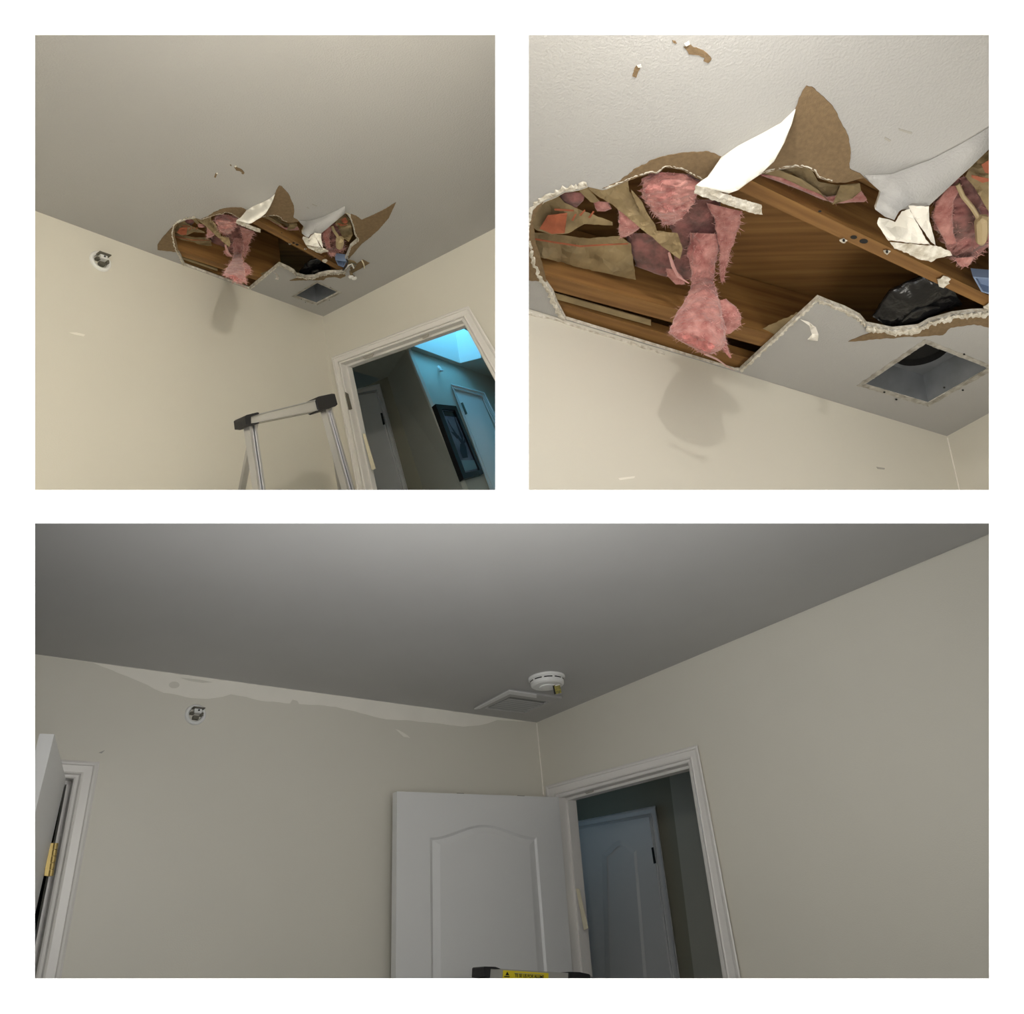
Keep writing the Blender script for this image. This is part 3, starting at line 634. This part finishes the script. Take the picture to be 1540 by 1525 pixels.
# ------------------------------------------------------------------ upper left room (wide view)
def room_tl():
    R = TLR; c, e0, e1 = (486, 476), (50, 316), (745, 343)
    xl, xr, yt, yb = -200, 767.5, -150, 757
    outer = [(xl, yt), (xr, yt), (xr, line_y(c, e1, xr)), c, (xl, line_y(c, e0, xl))]
    hole_contents(TL, [from_tl(*p) for p in outer], 'upper left picture', 'ceil', [(560, 60), (1750, 60), (1750, 560), (560, 620)])
    bot = px_of(floor_px(R, R.pt(0, 0, .1)))
    lw = setp(slab(R, 'wall_left', [c, (xl, line_y(c, e0, xl)), (xl, yb), bot], [], 'wall', 1), 'long greige wall with ladder shadow, upper left picture', 'wall', kind='structure')
    out = [(538, 757), (498, 537.5), (704.5, 459.6), (880, 757)]
    inn = [(555.5, 757), (513, 547), (695, 482), (845, 757)]
    xr2 = 767.5
    opening = [(555.5, 757), (513, 547), (695, 482), (xr2, 615), (xr2, 757)]
    # wall with a doorway open at its foot
    rw = [c, bot, (545, 757), (513, 547), (695, 482), (xr2, 615), (xr2, line_y(c, e1, xr2))]
    setp(slab(R, 'wall_right', rw, [], 'wall', 0, thick=.02), 'greige wall with a doorway, upper left picture', 'wall', kind='structure')
    d = thing('door_1', R.on(528, 720, 0), 'white door casing around the doorway to the blue hall, upper left picture', 'door frame', kind='structure')
    def cut(a, b, x): t = (x-a[0])/(b[0]-a[0]); return (x, a[1]+(b[1]-a[1])*t)
    o4, i4 = cut((704.5, 459.6), (744.7, 527), 767), cut((695, 482), (744.7, 573), 767)
    casing(R, [(540, 757), (498, 537.5), (704.5, 459.6), o4], [(555.5, 757), (513, 547), (695, 482), i4], 0, 0, d)
    jamb(R, [(555.5, 757), (513, 547), (695, 482), i4], 0, .075, d)
    # hinge leaf left on the jamb, and a strip of tape
    h = sheet(R, 'hinge', [(517, 588), (523, 592), (529, 615), (523, 617), (518, 602)], 'steel', d, 0, .012, .004)
    sheet(R, 'hinge_scar', [(514, 577), (516, 577), (519, 590), (517, 592)], 'steel', h, 0, .012, .002)
    sheet(R, 'tape_strip', [(545, 652), (549, 652), (565, 705), (559, 707)], 'tape', d, 0, -.012, .002)
    for L in ([(545, 537), (562, 531), (560, 536), (548, 540)], [(632, 507), (645, 502), (644, 506), (636, 509)]):
        sheet(R, 'scar', L, 'scuff', d, 0, -.01, .002)
    # ---- hall beyond
    off1, off2 = -1.1, -.85
    top = R.on(613, 524, 0, off2); hd2 = R.co(top)[2]-.0
    hl = lambda x, y, o: R.on(x, y, 0, o)
    w1 = [R.pt(off1, R.co(hl(470, 560, off1))[1], hd2), R.pt(off1, R.co(hl(579, 540, off1))[1], hd2)]
    a0 = hl(470, 757, off1); a1 = hl(643, 757, off1); e_t = hl(579, 540, off1); e_t = R.pt(*(R.co(e_t)[:2]), hd2)
    def wallq(name, q, mat, label):
        n = (q[1]-q[0]).cross(q[3]-q[0]).normalized()
        if n @ (ORG-q[0]) > 0: n = -n
        v, f = box8(q, [p+n*.02 for p in q]); return setp(build(name, v, f, mat), label, 'wall', kind='structure')
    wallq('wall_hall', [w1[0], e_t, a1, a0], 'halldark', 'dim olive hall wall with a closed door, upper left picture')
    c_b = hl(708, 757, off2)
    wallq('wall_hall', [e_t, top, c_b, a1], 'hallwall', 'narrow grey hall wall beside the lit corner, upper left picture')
    # the lit wall: plane through the corner edge, running away to the right
    far_t = R.on(768, 577, 2, hd2)
    n3 = (c_b-top).cross(far_t-top).normalized()
    class PL:                                # a free plane with the room's interface
        D = {0: n3 if n3 @ (ORG-top) > 0 else -n3}; C = top
        @staticmethod
        def on(x, y, ax=0, off=0.0):
            r = R.ray(x, y); n = PL.D[0]; return ORG+r*((top+n*off-ORG) @ n/(r @ n))
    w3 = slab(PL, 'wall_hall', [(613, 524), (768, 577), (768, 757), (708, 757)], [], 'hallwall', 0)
    setp(w3, 'blue-lit hall wall with picture and door, upper left picture', 'wall', kind='structure')
    # hall ceiling and skylight
    sk = [(621, 520), (692, 546), (724, 538), (716, 505), (655, 470)]
    cp = [R.pt(-.10, -.6, hd2), R.pt(-.10, 2.6, hd2), R.pt(-4.2, 2.6, hd2), R.pt(-4.2, -.6, hd2)]
    skp = [R.on(x, y, 2, hd2) for x, y in sk]
    def uv(p): k = R.co(p); return Vector((k[0], k[1], 0))
    tri = tessellate_polygon([[uv(p) for p in cp], [uv(p) for p in skp]])
    vs = cp+skp; n = len(vs); vs = vs+[p-R.D[2]*.012 for p in vs]
    hc = build('ceiling_hall', vs, [tuple(t) for t in tri]+[tuple(i+n for i in t[::-1]) for t in tri], 'hallwall')
    setp(hc, 'dim hall ceiling around the skylight, upper left picture', 'ceiling', kind='structure')
    sky = thing('window_1', skp[0], 'cyan skylight in the hall ceiling, upper left picture', 'skylight', kind='structure')
    upv = R.D[2]*-.55
    for i in range(5):
        a, b = skp[i], skp[(i+1) % 5]
        v, f = box8([a, b, b+upv, a+upv], [p+(p-sum(skp, Vector())/5).normalized()*.01 for p in (a, b, b+upv, a+upv)]); build('well_side', v, f, 'well', sky)
    build('pane', [p+upv for p in skp], [(0, 1, 2, 3, 4)], 'sky', sky)
    # closed hall door, wall 1
    hdr = thing('door_2', hl(585, 750, off1), 'dim closed white hall door behind the doorway, upper left picture', 'door', kind='structure')
    sheet(R, 'door_slab', [(500, 601), (565, 590), (609, 757), (520, 757)], 'door', hdr, 0, off1+.03, .02)
    casing(R, [(500, 757), (505, 592), (571, 577), (619, 757)], [(506, 757), (506, 600), (565.5, 589.5), (609, 757)], 0, off1, hdr, 'door', sides=(1, 2), scale=1.8)
    sheet(R, 'hinge', [(572, 621), (574.5, 621), (578.5, 638), (576, 639)], 'dark', hdr, 0, off1+.04, .004)
    # blue-lit door and picture on wall 3
    h3 = thing('door_3', PL.on(735, 735), 'blue-lit closed door at the right of the hall, upper left picture', 'door', kind='structure')
    sheet(PL, 'door_slab', [(684, 586), (724, 597.5), (790, 757), (750, 757)], 'door', h3, 0, .01, .01)
    casing(PL, [(744, 757), (678, 577), (729, 590), (768, 665)], [(752, 757), (684, 585.5), (724, 597), (768, 690)], 0, 0, h3, 'door', scale=1.2)
    sheet(PL, 'hinge', [(693.5, 606), (696, 605), (703, 622), (700.5, 623.5)], 'steel', h3, 0, .014, .004)
    pf = thing('framed_picture', PL.on(712, 716), 'tall black framed picture of dark leaves in a vase on the blue-lit wall', 'picture')
    O = [(655, 607.5), (686, 610.5), (727.5, 712), (697.5, 720.5)]; I = [(664, 615), (684, 616.5), (721.5, 706.5), (700, 711)]
    for i in range(4):
        j = (i+1) % 4; sheet(PL, 'frame_rail', [O[i], O[j], I[j], I[i]], 'frame', pf, 0, .035, .034)
    sheet(PL, 'print', I, 'art', pf, 0, .022, .004)
    for L, m in (([(666, 617.5), (683.5, 619), (686.5, 627), (669, 625)], 'frame'), ([(694, 692), (715.5, 692), (720.5, 704), (699.5, 708.5)], 'artl'), ([(692, 668), (697, 664), (701, 672), (703, 684), (704, 688), (696, 689), (692, 678)], 'artd'),
                 ([(695, 668), (684, 652), (674, 634), (673, 630), (678, 640), (688, 654), (697, 664)], 'artd'), ([(697, 667), (690, 648), (684, 630), (683, 625), (689, 640), (696, 656)], 'artd'), ([(696, 667), (700, 656), (706, 664), (709, 672), (702, 662), (698, 668)], 'artd'), ([(691, 656), (682, 650), (678, 649), (688, 660)], 'artd')):
        sheet(PL, 'print_shape', L, m, pf, 0, .0235 if m != 'artd' else .0245, .001)
    hk = thing('wall_hook', PL.on(661, 558), 'small metal hook high on the blue-lit hall wall', 'hook')
    v, f = disc_ring(PL.on(660, 554), *(lambda n: (n.cross(R.D[2]).normalized(), n.cross(n.cross(R.D[2])).normalized(), n))(PL.D[0]), [(.018, 0), (.018, .008), (.001, .010)], 16); build('rosette', v, f, 'white', hk)
    v, f = tube([PL.on(660, 555, 0, .008), PL.on(662, 558, 0, .04), PL.on(666, 557, 0, .05)], .006, 6); build('prong', v, f, 'alu', hk)
    # ---- fittings in the room
    sprinkler(R, 150.5, 393.5, 14.5, 'upper left picture')
    sheet(R, 'scuff', [(103, 500), (115, 500), (128, 503), (126, 506), (112, 503)], 'primer', lw, 1, .0015, .001)
    # ---- ladder
    off = .55
    G = lambda x, y, o=off: R.on(x, y, 1, o)
    ld = thing('step_ladder', G(465, 750), 'aluminium ladder top with black plastic corner caps before the doorway, upper left picture', 'ladder')
    def bar(nm, q, o, t, mat): return sheet(R, nm, q, mat, ld, 1, o, t)
    def rail(x0, x1, X0, X1, y0, Y1, sh):
        for k, (a, b, o) in enumerate(((0, .26, .014), (.26, .42, .004), (.42, .74, 0.0), (.74, 1, .012))):
            sheet(R, 'rail_flange' if k in (0, 3) else 'rail_web', [(lerp(x0, x1, a), y0), (lerp(x0, x1, b), y0-sh*(b-a)), (lerp(X0, X1, b), Y1), (lerp(X0, X1, a), Y1)], 'alu', ld, 1, off+o, .03)
    rail(374.5, 386, 391.5, 402.5, 638, 756, 1.5); rail(490, 499.5, 528, 540, 616, 756, 2)
    tb = bar('top_bar', [(376, 626), (477, 600.8), (480, 616.5), (377, 637)], off+.02, .045, 'alup')
    for L in ([(376, 625.6), (477, 600.4), (477.3, 601.6), (376, 626.8)], [(377, 636.2), (480, 615.6), (480, 616.8), (377, 637.4)]): sheet(R, 'bar_lip', L, 'alu', tb, 1, off+.024, .004)
    bar('corner_cap', [(368.5, 626), (371, 624), (387, 620), (389.5, 620.5), (389.5, 622.5), (377.5, 626.5), (377.8, 636.5), (389.5, 635), (389.5, 636.6), (378, 639.5), (370, 638.7)], off+.03, .06, 'rub')
    bar('corner_cap', [(475.5, 598), (479, 596.3), (499, 592), (503.5, 592.3), (507.8, 608), (505, 610.8), (490, 615.3), (482.5, 617.5), (480, 616)], off+.03, .06, 'rub')
    # rear legs of the ladder
    for a, b in (((383, 636), (360, 756)), ((494, 612), (516, 756))):
        v, f = tube([G(*a, off-.06), G(*b, off-.35)], .014, 8); build('rear_leg', v, f, 'alu', ld)
room_tl()

# ------------------------------------------------------------------ upper right room (close view)
def room_tr():
    R = TR; c, e0, e1 = (1424, 656), (795, 465), (1490, 620)
    xl, xr, yt, yb = 772.5, 1750, -150, 757
    outer = [(xl, yt), (xr, yt), (xr, line_y(c, e1, xr)), c, (xl, line_y(c, e0, xl))]
    hole_contents(R, outer, 'upper right picture', 'ceil', [(776, 60), (1640, 60), (1640, 600), (776, 600)])
    bot = px_of(floor_px(R, R.pt(0, 0, .05)))
    lw = setp(slab(R, 'wall_left', [c, (xl, line_y(c, e0, xl)), (xl, yb), bot], [], 'wall', 1), 'long greige wall under the torn hole, upper right picture', 'wall', kind='structure')
    setp(slab(R, 'wall_right', [c, bot, (xr, yb), (xr, line_y(c, e1, xr))], [], 'wall', 0), 'greige wall right of the corner, upper right picture', 'wall', kind='structure')
    # ragged plaster line left along the top of the wall
    sheet(R, 'plaster_lip', [(773, 461), (795, 468), (851, 484), (900, 500), (960, 517), (1000, 530), (1000, 533), (940, 514), (880, 496), (830, 480), (795, 473), (773, 467)], 'gyp', lw, 1, .004, .004, jag=.9, step=5)
    sheet(R, 'scrape', [(930, 719), (955, 716), (954, 719), (932, 722)], 'primer', lw, 1, .001, .001)
    sheet(R, 'scuff', [(1318, 702), (1331, 704), (1330, 706), (1320, 705)], 'scuff', lw, 1, .001, .001)
    v, f = tube([R.pt(.002, .002, .01), R.pt(.002, .002, .45)], .003, 6); build('caulk_bead', v, f, 'primer', lw)
room_tr()

# ------------------------------------------------------------------ lower room (after the repair)
def room_b():
    R = BR; c, e0, e1 = (807, 1086.5), (50, 983.5), (1490, 803)
    W = 'lower picture'
    xl, xr, yt, yb = -200, 1740, 767, 1640
    # ceiling
    xa = xr; ya = line_y(c, e1, xa)
    xk = c[0]+(yt+1-c[1])*(e1[0]-c[0])/(e1[1]-c[1])
    setp(slab(R, 'ceiling', [(xl, yt), (xk, yt), c, (xl, line_y(c, e0, xl))], [], 'ceil_b', 2), 'repaired smooth grey ceiling, lower picture', 'ceiling', kind='structure')
    def foot(P, y=yb):                     # follow the down direction to the pixel row y
        lo, hi = 0.0, 4.0
        for _ in range(50):
            m = (lo+hi)/2
            if px_of(P+R.D[2]*m)[1] < y: lo = m
            else: hi = m
        return P+R.D[2]*lo
    cb = px_of(foot(R.C))
    def ext(a, b, y=yb): t = (y-a[1])/(b[1]-a[1]); return (a[0]+(b[0]-a[0])*t, y)
    # left wall with the closet doorway
    lo_ = [ext((111, 1171), (53, 1473)), (111, 1171), (-60, 1158), (-60, yb)]
    lw = setp(slab(R, 'wall_left', [c, (xl, line_y(c, e0, xl)), (xl, yb), cb], [[lo_[0][:1]+(yb-4,), lo_[1], lo_[2], (-60, yb-4)]], 'wall', 1, thick=.02), 'greige wall with pale primer band along its top, lower picture', 'wall', kind='structure')
    r_in = [(840, 1199.6), (1035, 1147.5)]; ri_b = ext((1035, 1147.5), (1087.6, 1474)); li_b = ext((840, 1199.6), (862.5, 1474))
    setp(slab(R, 'wall_right', [c, cb, li_b, r_in[0], r_in[1], ri_b, (xr, yb), (xr, 770), (xk, yt)], [], 'wall', 0, thick=.02), 'greige wall with the doorway to the dark hall, lower picture', 'wall', kind='structure')
    # primer band and old spot
    top = lambda x: line_y(c, e0, x)+.6
    low = [(222, 1030), (232, 1036), (246, 1042), (262, 1044), (288, 1050), (312, 1051), (335, 1048), (347, 1044), (370, 1048), (394, 1054), (420, 1056), (436, 1058), (440, 1052), (447, 1054), (450, 1059), (479, 1060), (505, 1063), (534, 1070), (560, 1077), (581, 1082), (610, 1083), (639, 1086), (668, 1089), (697, 1093), (720, 1091), (733, 1088), (748, 1083), (790, 1085)]
    band = low+[(x, top(x)) for x in (790, 700, 600, 500, 400, 300, 222, 140, 90)]+[(140, 996.6)]
    sheet(R, 'primer_band', band, 'primer', lw, 1, .0008, .0006, jag=.6, step=8)
    sheet(R, 'old_spot', [(262+math.cos(a)*8, 1030+math.sin(a)*5) for a in [k*math.pi/8 for k in range(16)]], 'wall', lw, 1, .0015, .0006)
    sheet(R, 'old_spot', [(270, 1019), (300, 1022), (320, 1026), (305, 1027), (285, 1024)], 'wall', lw, 1, .0015, .0006)
    sheet(R, 'primer_dab', [(594, 1096), (600, 1098), (613, 1106), (617, 1110), (607, 1108)], 'primer', lw, 1, .0008, .0006, jag=.5)
    sheet(R, 'scuff', [(148, 1132), (158, 1128), (153, 1133)], 'scuff', lw, 1, .0008, .0006)
    v, f = tube([R.pt(.002, .002, .005), R.pt(.002, .002, .36)], .0028, 6); build('caulk_bead', v, f, 'primer', lw)
    # ---- doorway
    d = thing('door_4', R.on(1095, 1500, 0), 'white door casing around the dark doorway, lower picture', 'door frame', kind='structure')
    out = [ext((820, 1182), (838, 1474)), (820, 1182), (1048.6, 1120), ext((1048.6, 1120), (1114.5, 1474))]
    inn = [li_b, r_in[0], r_in[1], ri_b]
    casing(R, out, inn, 0, 0, d); jamb(R, inn, 0, .115, d)
    sheet(R, 'tape_strip', [(866, 1336), (871, 1337), (884.5, 1396), (878, 1399)], 'tape', d, 0, -.045, .002)
    sheet(R, 'scar', [(878, 1191), (893, 1187), (892, 1191), (882, 1194)], 'scuff', d, 0, -.03, .002)
    # ---- hall
    o1, o2 = -1.1, -1.02
    H = lambda x, y, o=o1: R.on(x, y, 0, o)
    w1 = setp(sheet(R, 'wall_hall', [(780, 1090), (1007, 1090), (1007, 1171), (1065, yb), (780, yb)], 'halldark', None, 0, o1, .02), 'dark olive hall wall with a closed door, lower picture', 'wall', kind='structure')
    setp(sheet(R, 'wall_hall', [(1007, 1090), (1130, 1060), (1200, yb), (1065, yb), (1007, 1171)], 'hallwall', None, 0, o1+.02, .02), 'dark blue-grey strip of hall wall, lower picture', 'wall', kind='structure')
    hd = thing('door_5', H(940, 1560), 'dim closed hall door with arched panel, lower picture', 'door', kind='structure')
    sheet(R, 'door_slab', [(830, 1254), (976, 1228.5), (1031, yb), (840, yb)], 'door', hd, 0, o1+.03, .02)
    casing(R, [(800, yb), (802, 1248), (985.5, 1211.5), ext((985.5, 1211.5), (1023, 1474))], [(810, yb), (810, 1258), (976, 1228.5), (1031, yb)], 0, o1, hd, 'door', sides=(1, 2), scale=1.8)
    def arch(x0, x1, yl, yr, yp, n=16):
        return [(lerp(x0, x1, k/n), lerp(yl, yr, k/n)-(1-math.cos(2*math.pi*k/n))/2*yp) for k in range(n+1)]
    A = arch(905, 957, 1284, 1278, 17)+[(985, yb-20), (915, yb-20)]; Bq = arch(912, 953, 1288, 1283, 14)+[(979, yb-30), (922, yb-30)]
    for k in range(len(A)):
        j = (k+1) % len(A); vs = [R.on(*A[k], 0, o1+.031), R.on(*A[j], 0, o1+.031), R.on(*Bq[j], 0, o1+.040), R.on(*Bq[k], 0, o1+.040)]
        if k == 0: av, af = [], []
        i = len(av); av += vs; af.append((i, i+1, i+2, i+3))
    build('panel_moulding', av, af, 'door', hd)
    sheet(R, 'hinge', [(979.5, 1275), (982, 1274), (986, 1298), (983, 1299)], 'dark', hd, 0, o1+.045, .004)
    hcd = R.co(H(868, 1150))[2]
    vs = [R.pt(-.14, -1.2, .02), R.pt(-.14, 2.2, .02), R.pt(o1-.1, 2.2, .02), R.pt(o1-.1, -1.2, .02)]
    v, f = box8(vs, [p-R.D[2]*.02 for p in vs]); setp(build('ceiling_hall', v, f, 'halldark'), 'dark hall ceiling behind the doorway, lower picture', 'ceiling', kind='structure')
    lamp('hall_daylight', R.pt(-.55, -.75, .35), .7, (0.40, 0.72, 1.0), .15)
    # ---- panelled door leaf standing open against the left wall
    hinge = R.on(840, 1199, 0, .012); dd = R.co(hinge)[1]
    t = thing('door_6', R.on(728, 1600, 1, dd), 'white arched-panel door standing open against the left wall, lower picture', 'door', kind='structure')
    LQ = [(597, 1190.2), (840, 1199), ext((840, 1199), (862, 1474)), (594.2, yb)]
    Ao = arch(646.5, 807, 1260, 1259, 19, 28)+[ext((810, 1262), (825, 1474), yb-15), (650, yb-15)]
    A1 = arch(650, 803.5, 1263.5, 1263, 19, 28)+[ext((806.5, 1265), (820.5, 1474), yb-18), (652.5, yb-18)]
    A2 = arch(662, 796, 1270.5, 1271, 18, 28)+[ext((799, 1272), (810.5, 1474), yb-26), (664, yb-26)]
    tri = tessellate_polygon([[Vector((p[0], p[1], 0)) for p in l] for l in (LQ, Ao)])
    pts = LQ+Ao; fr = [R.on(p[0], p[1], 1, dd) for p in pts]
    fs = [tuple(x) for x in tri]; n = len(fr)
    fr += [p-R.D[1]*.035 for p in fr[:4]]
    fs += [(n, n+1, n+2, n+3)]+[(i, (i+1) % 4, n+(i+1) % 4, n+i) for i in range(4)]
    leaf = build('door_leaf', fr, fs, 'door', t)
    pv = [R.on(p[0], p[1], 1, dd) for p in Ao]+[R.on(p[0], p[1], 1, dd-.009) for p in A1]+[R.on(p[0], p[1], 1, dd-.001) for p in A2]
    m = len(Ao); pfs = []
    for r in range(2):
        for k in range(m): pfs.append((r*m+k, r*m+(k+1) % m, (r+1)*m+(k+1) % m, (r+1)*m+k))
    pfs.append(tuple(2*m+k for k in range(m)))
    build('raised_panel', pv, pfs, 'door', t)
    for x, y in ((783, 1196.6), (692, 1193)): sheet(R, 'chip_mark', [(x-5, y-.6), (x+6, y-.1), (x+6, y+.9), (x-5, y+.5)], 'scuff', t, 1, dd+.001, .001)
    # ---- closet door at the left, swung towards the camera
    k = thing('door_7', R.on(75, 1560, 1), 'white closet door frame at the left edge, lower picture', 'door frame', kind='structure')
    co = [ext((150.2, 1146), (91.2, 1474.5)), (150.2, 1146), (-80, 1132.5), (-95, yb)]; ci = [ext((111, 1171), (53, 1473)), (111, 1171), (-55, 1159), (-70, yb)]
    casing(R, co, ci, 1, 0, k, sides=(0, 1)); jamb(R, ci, 1, .10, k)
    setp(sheet(R, 'wall_closet', [(-90, 1120), (170, 1130), (170, yb), (-90, yb)], 'dark', None, 1, -.6, .02), 'closet interior painted near black for its shade, behind the open closet door', 'wall', kind='structure')  # near-black sheet stands in for the shade inside the closet
    hp = R.on(99, 1172, 1, .02); h2 = R.co(hp)[2]
    r = R.ray(81.6, 1104); nn = R.D[2]; npt = ORG+r*((R.C+nn*h2-ORG) @ nn/(r @ nn))
    wv = npt-hp; th = wv.cross(R.D[2]).normalized()*.035
    if th @ cd((1, 0, 0)) > 0: th = -th
    dl = thing('door_8', foot(hp), 'white closet door swung open towards the camera at the left edge', 'door', kind='structure')
    L = 1.15
    v, f = box8([hp, npt, npt+R.D[2]*L, hp+R.D[2]*L], [p+th for p in (hp, npt, npt+R.D[2]*L, hp+R.D[2]*L)]); build('door_leaf', v, f, 'door', dl)
    # brass hinge
    hv = (th*-1).normalized()
    hg = R.on(84, 1268, 1, .03); hb = R.on(76, 1318, 1, .03)
    barrel = [lerp(hg, hb, q/5) for q in range(6)]
    for q in range(5):
        v, f = tube([lerp(barrel[q], barrel[q+1], .04), lerp(barrel[q], barrel[q+1], .96)], .0075, 10); kn = build('hinge_knuckle', v, f, 'brass', dl, smooth=False)
    sheet(R, 'hinge_leaf', [(73, 1268), (84, 1268), (77, 1318), (66.5, 1317)], 'brass', dl, 1, .032, .003)
    # ---- fittings
    sprinkler(R, 293.6, 1075, 16, W)
    cc = R.on(822, 1019, 2); rad = (R.on(848.5, 1019, 2)-R.on(795.5, 1019, 2)).length/2
    sd = thing('smoke_detector', cc, 'white round smoke detector on the ceiling with a hanging tag', 'smoke detector')
    U, V, N = R.D[0], R.D[1], R.D[2]
    v, f = disc_ring(cc, U, V, N, [(rad, 0), (rad, .008), (rad*.96, .011), (rad*.90, .011)], 48); build('base_plate', v, f, 'white', sd)
    v, f = disc_ring(cc, U, V, N, [(rad*.90, .011), (rad*.92, .014), (rad*.92, .024), (rad*.90, .034), (rad*.80, .039), (rad*.45, .041), (rad*.44, .045), (rad*.30, .047), (.0005, .047)], 48); build('cover', v, f, 'white', sd)
    for q in range(10):
        a0, a1 = 2*math.pi*q/10+.07, 2*math.pi*(q+1)/10-.07; vs, fs = [], []
        for s in range(7):
            g = lerp(a0, a1, s/6)
            for h in (.016, .021): vs.append(cc+(U*math.cos(g)+V*math.sin(g))*rad*.925+N*h)
        for s in range(6): fs.append((2*s, 2*s+2, 2*s+3, 2*s+1))
        build('slot', vs, fs, 'dark', sd)
    # tag, standing off the cover on the camera side
    ce = cc+N*.05; z = -(ROT.transposed() @ (ce-ORG)).z-.05
    tp = [at(831, 1031.5, z), at(842, 1029, z), at(844.5, 1042, z), at(833.5, 1044.5, z)]
    n_ = cd((0, 0, 1))*.004; v, f = box8(tp, [p-n_ for p in tp]); tg = build('warning_tag', v, f, 'tagy', sd)
    tq = [at(831, 1031.5, z-.002), at(833.5, 1031, z-.002), at(836, 1044, z-.002), at(833.5, 1044.5, z-.002)]; v, f = box8(tq, [p-n_*.2 for p in tq]); build('tag_edge', v, f, 'dark', tg)
    tq = [at(835, 1030.5, z-.001), at(842, 1028.8, z-.001), at(842.2, 1030, z-.001), at(835.3, 1031.7, z-.001)]; v, f = box8(tq, [p-n_*.2 for p in tq]); build('tag_top', v, f, 'white', tg)
    # ceiling register
    gO = [(713, 1067.5), (765.5, 1039.5), (845, 1050.5), (806, 1084)]; gI = [(729, 1065.7), (767.5, 1048), (826.5, 1056), (788, 1073)]
    rg = thing('ceiling_register', R.on(780, 1062, 2), 'grey louvred ceiling register in the corner, lower picture', 'vent')
    for i in range(4):
        j = (i+1) % 4; sheet(R, 'frame_side', [gO[i], gO[j], gI[j], gI[i]], 'ceil_b', rg, 2, .010, .010)
    sheet(R, 'lit_edge', [(713, 1067), (765.5, 1039), (807, 1045), (807, 1050), (766.5, 1044), (722, 1066)], 'door', rg, 2, .012, .004)  # lit edge of the frame, painted white over the grey sides
    sheet(R, 'throat', gI, 'grey', rg, 2, .001, .001)
    P = lambda a, b: (lerp(lerp(gI[0][0], gI[1][0], b), lerp(gI[3][0], gI[2][0], b), a), lerp(lerp(gI[0][1], gI[1][1], b), lerp(gI[3][1], gI[2][1], b), a))
    for q in range(7):
        b0 = .03+q*.125; sheet(R, 'louvre', [(*P(.03, b0), .009), (*P(.97, b0), .009), (*P(.97, b0+.105), .004), (*P(.03, b0+.105), .004)], 'registr', rg, 2, 0, .002)
    # ---- ladder top
    off = R.co(R.on(728, 1470, 1, dd))[1]+.35
    ld = thing('step_ladder', R.on(805, 1600, 1, off), 'aluminium ladder top with yellow sticker before the panelled door, lower picture', 'ladder')
    S = lambda nm, q, o, tk, mat, par=ld: sheet(R, nm, q, mat, par, 1, off+o, tk)
    tb = S('top_bar', [(736, 1456), (860, 1463.5), (860, 1482), (735, 1471.5)], 0, .05, 'alup')
    S('corner_cap', [(727.5, 1455), (729, 1453.5), (745, 1454), (753, 1457), (738, 1457), (737, 1470.5), (727, 1469)], .006, .07, 'rub')
    S('cap_foot', [(727, 1471.5), (736, 1471), (736, 1482), (727, 1482)], .006, .07, 'rub')
    S('corner_cap', [(857, 1461.5), (872, 1462), (886, 1465), (888, 1467), (887, 1484), (856, 1484)], .008, .07, 'rub')
    S('bar_lip', [(735, 1471.3), (860, 1482), (860, 1484), (735, 1473)], .004, .004, 'rub', tb)
    st = S('sticker', [(757, 1459), (825, 1463.5), (824.7, 1475), (756, 1471)], .003, .0015, 'yellow', tb)
    S('rail', [(728, 1480), (738, 1480), (722, yb), (710, yb)], 0, .03, 'alu'); S('rail', [(864, 1480), (876, 1480), (898, yb), (884, yb)], 0, .03, 'alu')
    S('step', [(722, 1520), (882, 1530), (884, 1548), (720, 1538)], 0, .08, 'alup')
    v, f = tube([R.on(886, 1470, 1, off-.03), R.on(910, 1472.5, 1, off-.05), R.on(911, 1478, 1, off-.05)], .004, 8); build('spreader_pin', v, f, 'alu', ld)
    # lettering on the sticker
    o_ = R.on(774, 1469, 1, off+.0055); ux = (R.on(818, 1471.9, 1, off+.0055)-o_); wdt = ux.length; ux.normalize(); nz = R.D[1]; uy = nz.cross(ux).normalized()
    if uy @ R.D[2] > 0: uy = -uy
    MX = Matrix((ux, uy, ux.cross(uy))).transposed().to_4x4()
    def text(s, pos, size, w):
        cu = bpy.data.curves.new('lettering', 'FONT'); cu.body = s; cu.size = size; cu.extrude = .0002; cu.offset = size*.02
        cu.materials.append(M['dark'])
        tmp = bpy.data.objects.new('tmp_text', cu); col.objects.link(tmp)
        bpy.context.view_layer.update()
        me = bpy.data.meshes.new_from_object(tmp.evaluated_get(bpy.context.evaluated_depsgraph_get()))
        bpy.data.objects.remove(tmp)
        xs = [q.co.x for q in me.vertices]; k = w/(max(xs)-min(xs))
        vs = [pos+ux*(q.co.x*k)+uy*q.co.y+ux.cross(uy)*q.co.z for q in me.vertices]
        fs = [tuple(p.vertices) for p in me.polygons]; bpy.data.meshes.remove(me)
        build('lettering', vs, fs, 'dark', st)
    text('TE SE US FOR ALUME', o_, .014, wdt)
    S('small_print', [(774, 1462.9), (818, 1465.7), (818, 1466.3), (774, 1463.5)], .0045, .001, 'scuff', st)
    tr = [(760.5, 1466.5), (766, 1466.8), (763, 1461.5)]; S('warning_triangle', tr, .0045, .001, 'dark', st)
    S('warning_bar', [(758.5, 1467.8), (766.5, 1468.3), (766.5, 1469.8), (758.5, 1469.3)], .0045, .001, 'dark', st)
room_b()
